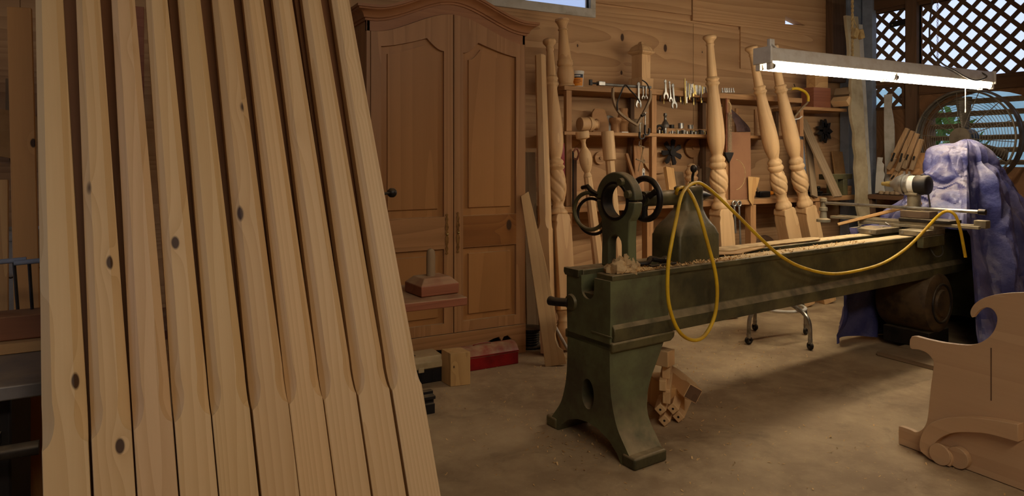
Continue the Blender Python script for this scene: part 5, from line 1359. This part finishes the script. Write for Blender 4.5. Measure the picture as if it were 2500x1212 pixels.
# ------------------------------------------------------------------ swivel stool behind the bed
sc_ = onZ(1905, 830, 0)
o = thing('caster_stool', 'low round stool with foot ring and four casters behind the lathe bed', 'stool', T(sc_.x, sc_.y, 0))
MB().lathe([(.02, .52), (.17, .52), (.175, .53), (.175, .565), (.16, .575), (0, .575)], 32).build('seat', M_black, o)
MB().cyl((0, 0, .26), (0, 0, .52), .022).build('column', M_steel, o)
MB().torus((0, 0, .235), (0, 0, 1), .165, .012, 44, 10).build('foot_ring', M_white, o)
feet = [onZ(1828, 842, 0), onZ(1978, 856, 0), onZ(1967, 818, 0), onZ(1843, 808, 0)]
for f in feet:
    d = f-sc_; e = Vector((d.x, d.y, 0)); u = e.normalized()
    lg = MB().tube(spline([u*.02+Vector((0, 0, .285)), u*.12+Vector((0, 0, .27)), u*(e.length*.80)+Vector((0, 0, .235)), u*(e.length*.97)+Vector((0, 0, .18)), u*e.length+Vector((0, 0, .07))], 6), .014, 12).build('leg', M_steel, o, smooth=60)
    MB().torus((e.x, e.y, .030), (u.y+.3, -u.x, 0), .017, .012, 20, 8).build('caster', M_black, lg)
    MB().cyl((e.x, e.y, .045), (e.x, e.y, .078), .014, .016).build('caster_stem', M_chrome, lg)

# ------------------------------------------------------------------ offcuts stacked behind the flared leg
G3 = 'offcuts stacked behind the lathe leg'
def lying(px, py, z, wx, wz, L, label, spin, hole=False, side=.10, mt=None):
    """stick lying away from the camera side, end face centred on the pixel at height z"""
    a = onZ(px, py, z); d = Vector((a.x, a.y, 0)).normalized(); r = Vector((d.y, -d.x, 0))
    M, _ = frame(a, a+d*L+r*side*L, (0, 0, 1), spin)
    o = thing('square_offcut', label, 'offcut', M, G3)
    MB().bx(-wz/2, wz/2, -wx/2, wx/2, 0, L).build('stick', mt or M_turn2, o, bevel=.003)
    if hole: MB().cyl((0, 0, -.0012), (0, 0, .004), .0055, seg=12).build('centre_hole', M_ironB, o)
lying(1612, 1001, .092, .042, .042, .40, 'drilled square end in the upper pair of the offcut stack, beside the iron leg', 45, True)
lying(1643, 999, .092, .042, .042, .42, 'drilled square end in the upper pair of the offcut stack, away from the iron leg', 45, True)
lying(1656, 1019, .032, .042, .042, .36, 'drilled square end in the bottom pair of the offcut stack, away from the iron leg', 45, True, .16)
lying(1622, 1028, .032, .042, .042, .40, 'drilled square end in the bottom pair of the offcut stack, beside the iron leg', 45, True)
lying(1627, 969, .160, .036, .070, .34, 'lowest of three upright board ends in the offcut stack', 0, False, .05)
lying(1618, 943, .215, .034, .050, .32, 'middle of three upright board ends in the offcut stack', 0, False, .05)
lying(1626, 909, .272, .038, .066, .30, 'uppermost of three upright board ends in the offcut stack', 0, False, .05)
a = onZ(1641, 884, .335)
o = MB().bx(-.034, .034, -.034, .034, 0, .075).build('top_block', M_turn2, bevel=.003, M=T(a.x, a.y+.05, .307) @ RZ(20)); o.name = 'short_offcut'; tag(o, 'short block on the very top of the offcut stack behind the lathe leg', 'offcut', G3)
p0, p1 = P(1692, 962, 3.30), P(1640, 918, 3.62)
o = thing('moulded_offcut', 'thick moulded offcut lying on the offcut stack, its dark end pointing at the open floor', 'offcut', frame(p0, p1, (0, 0, 1), 30)[0], G3)
MB().rings([octo(.070, .003, 0), octo(.074, .003, .012), octo(.074, .003, .05), octo(.092, .020, .085), octo(.092, .020, .34)]).build('block', M_turn2, o, smooth=20)
MB().bx(-.032, .032, -.032, .032, -.002, .0).build('dark_end', M_brown, o)
a = onZ(1672, 1000, .09)
o = MB().bx(-.05, .05, .0, .26, .001, .155).build('support_block', M_scrapz, bevel=.003, M=T(a.x+.03, a.y+.10, 0) @ RZ(-20)); o.name = 'plain_offcut'; tag(o, 'plain block under the thick moulded offcut in the stack', 'offcut', G3)

# ------------------------------------------------------------------ scroll sawn birch ply board standing on the floor
HXp = 3.02
def hb_(px, py): q = onX(px, py, HXp); return (q.y, q.z)
top = [(2226, 822), (2262, 829), (2300, 837), (2340, 842), (2370, 843), (2396, 836), (2418, 820), (2431, 798), (2434, 775), (2424, 757), (2408, 751), (2392, 757), (2381, 768), (2374, 776), (2369, 768), (2370, 757), (2380, 742), (2400, 729), (2430, 720), (2465, 716), (2500, 715)]
bot = [(2226, 822), (2222, 850), (2242, 854), (2262, 862), (2275, 876), (2279, 892), (2272, 950), (2266, 1010), (2261, 1035), (2250, 1050), (2236, 1056), (2222, 1050), (2197, 1042), (2194, 1048), (2194, 1083)]
AXs = 1.20
L_ = [hb_(*p) for p in reversed(bot)]+[hb_(*p) for p in top[1:]]
L_ = [(y, max(z, .004)) for y, z in L_]
L_[0] = (L_[0][0], .003)
out = smooth2(L_, 3)
mir = [(2*AXs-y, z) for y, z in reversed(out)]
full = out+mir
hbd = thing('scroll_board', 'scroll cut birch plywood headboard standing on the floor at the picture edge', 'headboard', T(HXp, 0, 0))
MB().prism([(y, z) for y, z in full], -.0, .024, YZ).build('plywood_panel', M_headb, hbd, bevel=.0015, smooth=30)
# raised scroll moulding on the lower part
arc = [hb_(*p) for p in ((2262, 1098), (2259, 1078), (2268, 1050), (2290, 1028), (2325, 1017), (2370, 1015), (2430, 1020), (2500, 1032))]
inn = [hb_(*p) for p in ((2500, 1075), (2430, 1056), (2390, 1052), (2350, 1052), (2320, 1060), (2300, 1074), (2293, 1088))]
sc2 = [hb_(*p) for p in ((2300, 1087), (2320, 1092), (2334, 1106), (2338, 1122), (2330, 1138), (2310, 1142), (2285, 1130))]
band = smooth2(arc, 4)+smooth2(inn, 4)+smooth2(sc2, 4)
band = [(y, max(z, .006)) for y, z in band]
MB().prism(band, -.045, -.0005, YZ).build('scroll_moulding', M_headb, hbd, bevel=.003, smooth=40)
MB().prism([(2*AXs-y, z) for y, z in reversed(band)], -.045, -.0005, YZ).build('scroll_moulding', M_headb, hbd, bevel=.003, smooth=40)
c1 = hb_(2312, 1116); c2 = hb_(2346, 1122)
MB().prism(circ(c1[0], max(c1[1], .046), .044, 28), -.056, -.0455, YZ).build('volute', M_headb, hbd, bevel=.002)
MB().prism(circ(c2[0], max(c2[1], .048), .044, 28), -.030, -.0005, YZ).build('volute', M_headb, hbd, bevel=.002)
sl0, sl1 = hb_(2420, 850), hb_(2417, 978)
MB().bx(-.0012, .0, sl0[0]-.002, sl0[0]+.002, sl1[1], sl0[1]).build('pencil_line', M_brown, hbd)
# ------------------------------------------------------------------ hanging fluorescent fitting
LY = 2.82
a, b_ = onY(1862, 118, LY), onY(2408, 188, LY)
LZ = 1.865; lx0, lx1 = a.x, b_.x; LL = lx1-lx0
def fitting(name, label, M, power, LL, real=True):
    o = thing(name, label, 'lamp', M)
    sec = [(-.062, 0), (-.062, .012), (-.055, .072), (-.048, .082), (.048, .082), (.055, .072), (.062, .012), (.062, 0)]
    MB().prism(sec, 0, LL, YZ).build('housing', M_white, o, bevel=.003)
    for x in (.0, LL): 
        e = MB().bx(x-.008, x+.008, -.066, .066, -.012, .086).build('end_cap', M_white, o, bevel=.003)
    tb = glow('tube_light', (1.0, .91, .76), power)
    for y in (-.040, .040):
        for x0, x1 in ((.03, LL/2-.012), (LL/2+.012, LL-.03)):
            t = MB().cyl((x0+.012, y, -.026), (x1-.012, y, -.026), .0185, seg=20).build('fluorescent_tube', tb, o)
            for x in (x0, x1-.012): MB().cyl((x, y, -.026), (x+.012, y, -.026), .0187, seg=20).build('tube_cap', M_steel, t)
        for x in (.012, LL/2, LL-.012): MB().bx(x-.010, x+.010, y-.017, y+.017, -.050, -.001).build('lamp_holder', M_white, o, bevel=.004)
    return o
TUBE = 33.0
lamp = fitting('fluorescent_fitting', 'long white twin tube shop light hanging on rope and chain over the lathe', T(lx0, LY, LZ), TUBE, LL)
MB().bx(.05, .09, -.012, .012, .082, .14).build('hanger_tab', M_white, lamp, bevel=.003)
MB().lathe([(.0, -.004), (.042, -.004), (.044, 0), (.042, .004), (0, .004)], 24, T(.10, 0, .095) @ RX(35) @ RY(25)).build('hook_plate', M_white, lamp)
# added fill: unseen copies of the fitting under the ceiling, outside the picture
fitting('fluorescent_fitting', 'added unseen fill fitting under the ceiling over the leaning posts', T(-.9, -.7, 2.78), 4.0, 2.46)
fitting('fluorescent_fitting', 'added unseen fill fitting under the ceiling over the scroll board', T(1.8, .6, 2.78), 4.0, 2.46)
# ropes, chain, cords
def rope_to(px, name, label, m, r, twist=True):
    p = onY(px, 140, LY); o = thing(name, label, 'rope', T(p.x, LY, LZ+.082))
    H = CEIL-.12-LZ-.082
    if twist:
        for ph in (0, PI): MB().tube([(r*.6*math.cos(z*110+ph), r*.6*math.sin(z*110+ph), z) for z in [H*k/120 for k in range(121)]], r*.72, 6).build('strand', m, o)
    return o, H
ro_, H = rope_to(2081, 'rope_hanger', 'twisted rope with two pale wooden toggles holding up the shop light', M_rope, .007)
kz = onY(2091, 92, LY).z-LZ-.062
for s_, tlt in ((-.012, 25), (.045, -20)): MB().box((s_+.012, -.02, kz-.0), (.038, .03, .062), RY(tlt)).build('toggle', M_rope, ro_, bevel=.006)
MB().tube(spline([(0, 0, kz+.12), (.02, -.015, kz+.05), (.05, -.02, kz+.02)], 4), .003, 6).build('loop', M_rope, ro_)
p = onY(2289, 150, LY); o = thing('chain_hanger', 'thin bead chain holding up the far end of the shop light', 'chain', T(p.x, LY, LZ+.062)); H = CEIL-.12-LZ-.062
m = MB()
k = 0; z = 0
while z < H:
    m.torus((0, 0, z+.011), (1, 0, 0) if k % 2 else (0, 1, 0), .0065, .0017, 8, 5); z += .0135; k += 1
m.build('chain_links', M_old, o)
cp = [(2276, -80), (2275, 0), (2270, 55), (2270, 100), (2277, 130), (2300, 155), (2330, 172), (2355, 187), (2380, 196), (2400, 193), (2409, 186), (2404, 176)]
pts = [onY(px, py, LY-.075-(0.0)) for px, py in cp]; pts[0] = Vector((pts[1].x, pts[1].y, CEIL-.125)); pts[-1].y = LY-.05
o = thing('lamp_cord', 'grey flex looping down from the ceiling to the far end of the shop light', 'cord', T(*pts[-1])); MB().tube([q-pts[-1] for q in spline(pts, 6)], .0055, 8).build('flex', M_cord, o, smooth=60)
A, B_ = onY(2357, 214, LY-.03), onY(2357, 268, LY-.03)
o = thing('pull_string', 'white pull string hanging below the lit tubes', 'string', T(A.x, LY-.03, LZ-.05)); MB().tube([(0, 0, .049), (0, 0, -(LZ-.05-B_.z))], .0032, 8).build('string', M_tubw, o)
MB().lathe([(.002, .0), (.0045, -.012), (.0045, -.03), (.001, -.034)], 10, T(0, 0, -(LZ-.05-B_.z)+.01)).build('bead', M_tubw, o)

# ------------------------------------------------------------------ boards leaning in the corner
def plank_px(name, label, p0, p1, w_, th, y0, y1, m, spin=0, wavy=0, cat='plank', zmin=.003):
    a, b_ = onY(*p0, y0), onY(*p1, y1); k = (zmin-a.z)/(b_.z-a.z); a = a+(b_-a)*k
    M, L = frame(a, b_, (1, 0, 0), spin); n = 24
    pl = [(-w_/2+wavy*mnoise.noise(Vector((i*.6, 0, w_*10))), L*i/n) for i in range(n+1)]+[(w_/2+wavy*.4*mnoise.noise(Vector((i*.5, 4, 0))), L*i/n) for i in range(n, -1, -1)]
    o = MB().prism(pl, -th/2, th/2, XZ).build(name, m, bevel=.002, M=M); tag(o, label, cat)
plank_px('live_edge_board', 'wide pale wavy edged board leaning in the corner in front of the shelves', (2108, 540), (2078, 40), .165, .03, 3.99, 4.09, paint('pale_board', (176, 158, 124), (150, 130, 96), 5, .8, 0, .2), 0, .045, 'board')
plank_px('whitewashed_plank', 'narrow whitewashed plank leaning beside the wavy edged board', (2124, 545), (2098, 60), .07, .022, 4.06, 4.16, M_whiteb, 0, .006)
# white saw-cut templates standing by the wall
WX = WR-.30
def templ(pxs, label, x, m):
    pts = [onX(px, py, x) for px, py in pxs]
    o = MB().prism([(p.y, p.z) for p in pts], x-.006, x+.006, YZ).build('template_board', m, bevel=.001); tag(o, label, 'template')
tz0 = .93
def tl(px, x): q = onX(px, 470, x); return q
pts = [(2159, 232), (2178, 229), (2178, 242), (2176, 262), (2180, 282), (2183, 305), (2184, 340), (2184, 380), (2184, 428), (2184, 472), (2161, 472), (2161, 400), (2159, 320)]
templ(pts, 'tall white template board with a hole, standing between the corner and the clamps', WX+.05, M_whiteb)
q = onX(2168, 264, WX+.042); o = None
templ([(2143, 384), (2155, 385), (2153, 396), (2158, 402), (2157, 418), (2160, 426), (2157, 440), (2160, 470), (2137, 472), (2139, 430)], 'short white notched template in front of the tall one', WX-.06, M_whiteb)
# low side bench along the right wall
sbz = onX(2160, 474, WX).z
o = thing('side_workbench', 'narrow grey bench along the lattice wall carrying the white templates', 'bench', T(WR-.29, 3.33, 0))
MB().bx(-.23, .24, 0, .72, sbz-.04, sbz-.002).build('bench_top', M_brownx, o, bevel=.003)
for y in (.06, .66):
    for x in (-.18, .19): MB().bx(x-.03, x+.03, y-.03, y+.03, 0, sbz-.04).build('leg', M_brown, o)
def knobs(px, py, r, label):
    q = onX(px, py, WX-.12); o = MB().lathe([(r*.6, 0), (r, r*.3), (r, r*1.1), (r*.6, r*1.4), (0, r*1.4)], 16).build('metal_ferrule', M_old, M=T(q.x, q.y, sbz)); tag(o, label, 'ferrule', 'dusty ferrules on the side bench')
for px, l in ((2152, 'first'), (2166, 'second'), (2179, 'third'), (2190, 'fourth')): knobs(px, 466, .024, 'dusty metal ferrule on the side bench, %s counted from the notched template' % l)
# wooden clamps hanging on a rail
CXp = WR-.34
r0, r1 = onX(2166, 418, CXp), onX(2318, 420, CXp)
o = thing('clamp_rail', 'wooden box rail in front of the fan with hand screws hung on it', 'rail', T(CXp, r0.y, r0.z)); ln = r0.y-r1.y
MB().bx(-.01, .09, -ln, 0, -.03, .03).build('ledge', M_shelf, o, bevel=.003)
MB().bx(.06, .09, -ln, 0, .03, .17).build('back_board', M_shelf, o, bevel=.003)
for y in (-ln+.1, -.08): MB().bx(.02, .07, y-.03, y+.03, -(r0.z-sbz)+.001, -.03).build('leg', M_brown, o)
MBk = None
M_hs = wood('hand_screw_maple', (170, 134, 94), (128, 96, 62), 'Z', 6, .08, 3, .5, .6, .4)
def handscrew(p0, p1, p2, p3, x, label):
    """jaw from p0 to p1, handle from p2 to p3"""
    a, b_, c, d = [onX(*q, x) for q in (p0, p1, p2, p3)]
    o = thing('hand_screw', label, 'clamp', T(*b_), 'wooden hand screws hanging on the rail'); f = lambda q: q-b_
    MB().bar([f(a), f(a+(b_-a)*.5), f(b_)], [.035, .045, .038], .03, up=(1, 0, 0)).build('jaw', M_hs, o, bevel=.004)
    MB().bar([f(c), f(d)], .040, .024, up=(1, 0, 0)).build('jaw', M_old, o, bevel=.004)
    MB().cyl(f(b_+(a-b_)*.2)+Vector((-.02, 0, 0)), f(c+(d-c)*.3)+Vector((-.02, 0, 0)), .008).build('screw', M_iron, o)
handscrew((2216, 314), (2180, 388), (2184, 385), (2169, 414), CXp-.045, 'outermost hand screw, nearest the white templates')
handscrew((2229, 320), (2200, 388), (2205, 385), (2190, 418), CXp-.05, 'second hand screw from the white templates, with dark pads')
handscrew((2240, 326), (2215, 390), (2219, 380), (2207, 412), CXp-.045, 'third hand screw from the white templates')
handscrew((2250, 340), (2232, 392), (2236, 380), (2225, 415), CXp-.05, 'last hand screw, beside the fan rim')
handscrew((2192, 418), (2176, 442), (2190, 424), (2178, 440), CXp-.03, 'small hand screw hanging below the rail, first')
handscrew((2206, 420), (2186, 446), (2204, 424), (2190, 444), CXp-.03, 'small hand screw hanging below the rail, second')
# ------------------------------------------------------------------ big cage fan in front of the louvres
fx = WR-.13; fc = onX(2366, 338, fx); top_ = onX(2382, 224, fx); lef = onX(2234, 340, fx)
FRd = (lef.y-fc.y)
FRd = .42
fan = thing('cage_fan', 'large round wire caged fan standing before the louvred window', 'fan', T(fx, fc.y, fc.z))
MB().torus((0, 0, 0), (1, 0, 0), FRd, .011, 72, 8).torus((-.10, 0, 0), (1, 0, 0), FRd-.012, .009, 72, 8).build('rim', M_fan, fan)
m = MB().lathe([(FRd+.004, -.085), (FRd+.010, -.05), (FRd+.010, -.03), (FRd+.004, -.0)], 72, RY(90), cap=False); m.build('hoop_band', M_fan, fan)
m = MB()
for k in range(1, 15):
    r = .09+(FRd-.11)*k/15; m.torus((-.10-.035*(1-(r/FRd)**2), 0, 0), (1, 0, 0), r, .0021, 64, 5)
m.build('guard_rings', M_fan, fan)
m = MB()
for k in range(14):
    a_ = 2*PI*k/14+.1; m.tube([(-.14, .07*math.cos(a_), .07*math.sin(a_)), (-.13, FRd*.5*math.cos(a_), FRd*.5*math.sin(a_)), (-.10, (FRd-.012)*math.cos(a_), (FRd-.012)*math.sin(a_))], .0035, 6)
m.build('guard_spokes', M_fan, fan)
MB().lathe([(.0, -.02), (.085, -.015), (.09, .0), (.09, .005), (0, .005)], 28, T(-.14, 0, 0) @ RY(90)).build('badge', M_fan, fan)
MB().cyl((-.13, 0, 0), (.0, 0, 0), .085, seg=24).build('motor', M_ironB, fan)
for k in range(3):
    a_ = 2*PI*k/3+1.5; rows = []
    for i in range(9):
        t = i/8; r = .06+(FRd-.12)*t; wd_ = .13+.03*t
        rows.append([Vector((-.045+.035*s_, r*math.cos(a_+wd_*s_), r*math.sin(a_+wd_*s_))) for s_ in (-1, -.33, .33, 1)])
    MB().sheet(rows).build('blade', M_fan, fan, solid=.002)
hz = fc.z-.001
MB().bx(-.06, -.0, -.05, .05, -hz+.02, -FRd+.02).build('stand', M_fan, fan, bevel=.004)
MB().bx(-.14, .10, -.22, .22, -hz+.0, -hz+.025).build('stand_foot', M_fan, fan, bevel=.006)
# bracket on the lattice
a_, b_ = onX(2172, 62, WR-.02), onX(2219, 50, WR-.02)
o = thing('iron_strap', 'dark iron strap fixed across the lattice beside the post', 'strap', T(WR-.02, a_.y, a_.z)); MB().bar([(0, .0, 0), (0, b_.y-a_.y, b_.z-a_.z)], .055, .006, up=(1, 0, 0)).build('strap', M_black, o, bevel=.001); MB().cyl((-.006, -.03, .0), (.0, -.03, .0), .007).build('screw_head', M_chrome, o)

# ------------------------------------------------------------------ things on the far end of the shelves
y = SF+.10
def on_r(px, dy=.1): return T(onY(px, 262, SF+dy).x, SF+dy, zr+.001)
o = MB().bx(-.12, .12, -.07, .07, 0, .19).build('wooden_box', M_red, M=on_r(1992, .12), bevel=.003); tag(o, 'reddish wooden box on the far end of the upper shelf', 'box')
o = MB().bx(-.09, .09, -.05, .05, 0, .12).build('pale_block', M_scrapx, M=on_r(1995, .12) @ T(0, 0, .191), bevel=.003); tag(o, 'pale block standing on the reddish box', 'block')
for i, (px, py, l) in enumerate(((2032, 250, 'lower pair, beside the reddish box'), (2051, 249, 'lower pair, beside the corner post'), (2040, 228, 'upper row, resting on the pair'), (2056, 225, 'upper row, beside the corner post'))):
    c = onY(px, py, SF+.08); M = T(c.x, SF+.04, max(c.z, zr+.052)) @ RX(-90)
    o = MB().bx(-.034, .034, -.034, .034, -.14, .03).build('square_stick', M_turn2 if i < 2 else M_old, bevel=.003, M=M @ RZ(45 if i < 2 else 20)); tag(o, 'square stick end on the far upper shelf, '+l, 'stick', 'square stick ends on the far shelf')
# yellow cord hook
hc = onY(1943, 250, SF-.012)
pts = [(1926, 278), (1930, 262), (1910, 248), (1905, 238), (1913, 224), (1932, 217), (1955, 219), (1972, 230), (1973, 248), (1960, 262), (1945, 280), (1936, 292)]
o = thing('taped_hoop', 'yellow taped hoop handle hanging at the leaning pair of turned posts', 'hoop', T(*hc))
pp = [onY(px, py, SF-.012)-hc for px, py in pts]
MB().tube(spline(pp, 5), .0085, 8).build('hoop', M_old, o)
MB().tube(spline([onY(px, py, SF-.012)-hc for px, py in ((1932, 217), (1945, 216), (1955, 219), (1966, 225), (1973, 236), (1973, 248))], 5), .0125, 10).build('yellow_tape', M_yel, o)
MB().tube(spline([onY(px, py, SF-.018)-hc for px, py in ((1936, 292), (1950, 290), (1958, 284))], 5), .006, 8).build('white_tip', M_tubw, o)
MB().tube(spline([onY(px, py, SF-.018)-hc for px, py in ((1905, 234), (1914, 222), (1908, 230))], 4), .011, 8).build('yellow_tape', M_yel, o)
MB().tube([onY(1943, 218, SF-.012)-hc, onY(1943, 205, SF-.0)-hc+Vector((0, .02, 0))], .004, 6).build('hook', M_iron, o)
# boards and castings under the far shelf, on the bench
def bench_board(p0, p1, w_, th, yb_, yt_, name, m, label, spin=0):
    a = onY(*p0, yb_); b_ = onY(*p1, yt_); k = (zb+.002-a.z)/(b_.z-a.z); a = a+(b_-a)*k
    M, L = frame(a, b_, (1, 0, 0), spin); o = MB().bx(-w_/2, w_/2, -th/2, th/2, 0, L).build(name, m, bevel=.002, M=M); tag(o, label, 'board')
bench_board((2032, 452), (1958, 292), .11, .02, 4.02, 4.34, 'sawn_board', M_old, 'long grey sawn board leaning diagonally at the far end of the bench')
bench_board((1985, 452), (1972, 330), .07, .02, 4.14, 4.36, 'sawn_board', M_old, 'upright grey board behind the diagonal sawn board')
bench_board((1957, 375), (1950, 292), .075, .015, 4.30, 4.38, 'grey_panel', M_bluegrey, 'blue grey panel standing behind the second turned post of the pair')
bench_board((2050, 420), (2043, 370), .16, .012, 4.40, 4.44, 'thin_board', M_card, 'tan board leaning on the wall beside the white planks')
o = thing('dark_rosette', 'dark leafy casting hung on the wall above the far bench', 'casting', T(*onY(2012, 320, WB-.07)))
for k in range(9):
    t = 2*PI*k/9; MB().prism([(.01, -.014), (.07, -.03), (.12, 0), (.07, .03), (.01, .014)], -.012, .012, RY(math.degrees(t)+random.uniform(-9, 9)) @ XZ).build('leaf', M_iron, o)
MB().cyl((0, -.02, 0), (0, .04, 0), .035).build('hub', M_ironB, o)
o = thing('green_vice', 'green iron vice frame on the far end of the bench', 'vice', T(*onY(2040, 468, 4.14)[:2], zb+.001))
MB().bx(-.16, .22, -.02, .06, .15, .20).build('beam', M_ironG, o, bevel=.004)
for x in (-.02, .12): MB().bx(x-.03, x+.03, -.02, .06, 0, .15).build('foot', M_ironG, o, bevel=.004)
for px, l in ((2049, 'first'), (2067, 'second')):
    c = onY(px, 464, 4.20); o = MB().lathe([(.036, 0), (.04, .004), (.043, .03), (.040, .035), (.043, .04), (.042, .082), (.036, .084), (.034, .06), (0, .06)], 24).build('wooden_cup', M_shelf, M=T(c.x, 4.20, zb+.001)); tag(o, 'round wooden box on the far end of the bench, %s from the diagonal board' % l, 'box', 'round wooden boxes on the bench')
o = MB().bx(-.03, .05, -.02, .02, 0, .008).build('white_slip', M_tubw, M=T(onY(2048, 470, BF+.04).x, BF+.04, zb+.001)); tag(o, 'white slip lying on the bench edge before the round boxes', 'card')
o = thing('hand_plane', 'dark metal plane lying on the bench behind the turned posts pair', 'plane', T(onY(1985, 470, BF+.09).x, BF+.09, zb+.001) @ RZ(6))
MB().bx(-.13, .13, -.03, .03, 0, .018).build('sole', M_iron, o, bevel=.003)
MB().bx(-.06, .12, -.028, .028, .019, .04).build('body', M_iron, o, bevel=.003)
MB().lathe([(.012, .04), (.010, .055), (.018, .07), (.014, .085), (0, .088)], 16, T(.09, 0, 0)).build('knob', M_ironB, o)
MB().tube(spline([(-.08, 0, .018), (-.09, 0, .05), (-.075, 0, .08), (-.055, 0, .085)], 4), .012, 10).build('tote', M_ironB, o)
o = MB().tube([(0, 0, .011), (.16, .03, .011)], [.011, .010], 10).build('iron_bar', M_iron, M=T(onY(2000, 466, BF+.05).x, BF+.03, zb+.002)); tag(o, 'iron bar lying on the bench in front of the plane', 'bar')
o = thing('bench_drill', 'dark hand tool with orange grip lying on the bench between hardboard and turned posts', 'tool', T(onY(1862, 470, BF+.15).x, BF+.15, zb+.001))
MB().bx(-.06, .07, -.03, .03, 0, .055).build('body', M_ironB, o, bevel=.008)
MB().cyl((.07, 0, .035), (.12, 0, .035), .018).build('grip', M_orange, o)
MB().tube([(-.05, 0, .05), (-.10, .02, .16)], [.012, .010], 8).build('lever', M_old, o)
# scrap below the bench
o = MB().bx(-.25, .30, -.15, .03, .001, .20).build('scrap_crate', M_oldx, M=T(onY(1935, 560, 4.33).x, 4.352, 0.326), bevel=.003) ; tag(o, 'brown crate on the lower shelf under the bench', 'crate')
o = MB().lathe([(0, 0), (.13, 0), (.14, .012), (.13, .03), (.05, .034), (0, .034)], 30).build('wooden_disc', M_brown, M=T(onY(1872, 535, 4.25).x, 4.27, .326+.14) @ RX(80), smooth=40); tag(o, 'dark wooden disc standing under the bench behind the hose', 'disc')
# ------------------------------------------------------------------ chips on the concrete
m = MB(); r = random.Random(77)
for (cx_, cy_, sx_, sy_, n, s0, s1) in ((3.0, 3.3, .9, .5, 700, .002, .007), (2.4, 3.9, .7, .4, 300, .002, .008), (2.2, 2.6, .6, .5, 260, .002, .008), (2.6, 1.8, 1.0, .6, 260, .002, .007), (1.4, 3.0, .5, .5, 160, .002, .007), (1.78, 2.55, .22, .2, 160, .003, .008), (2.35, 4.2, .4, .15, 220, .003, .009)):
    for _ in range(n):
        x, y_ = r.gauss(cx_, sx_*.6), r.gauss(cy_, sy_*.6)
        if y_ > 4.45 or x > 6.3 or x < .6: continue
        curls(m, x, x+.001, y_, y_+.001, .0008, 1, r.randint(0, 10**6), s0, s1)
o = m.build('floor_chips', M_shav, recalc=False); tag(o, 'pale wood chips scattered over the concrete floor', 'wood chips', None, 'stuff')
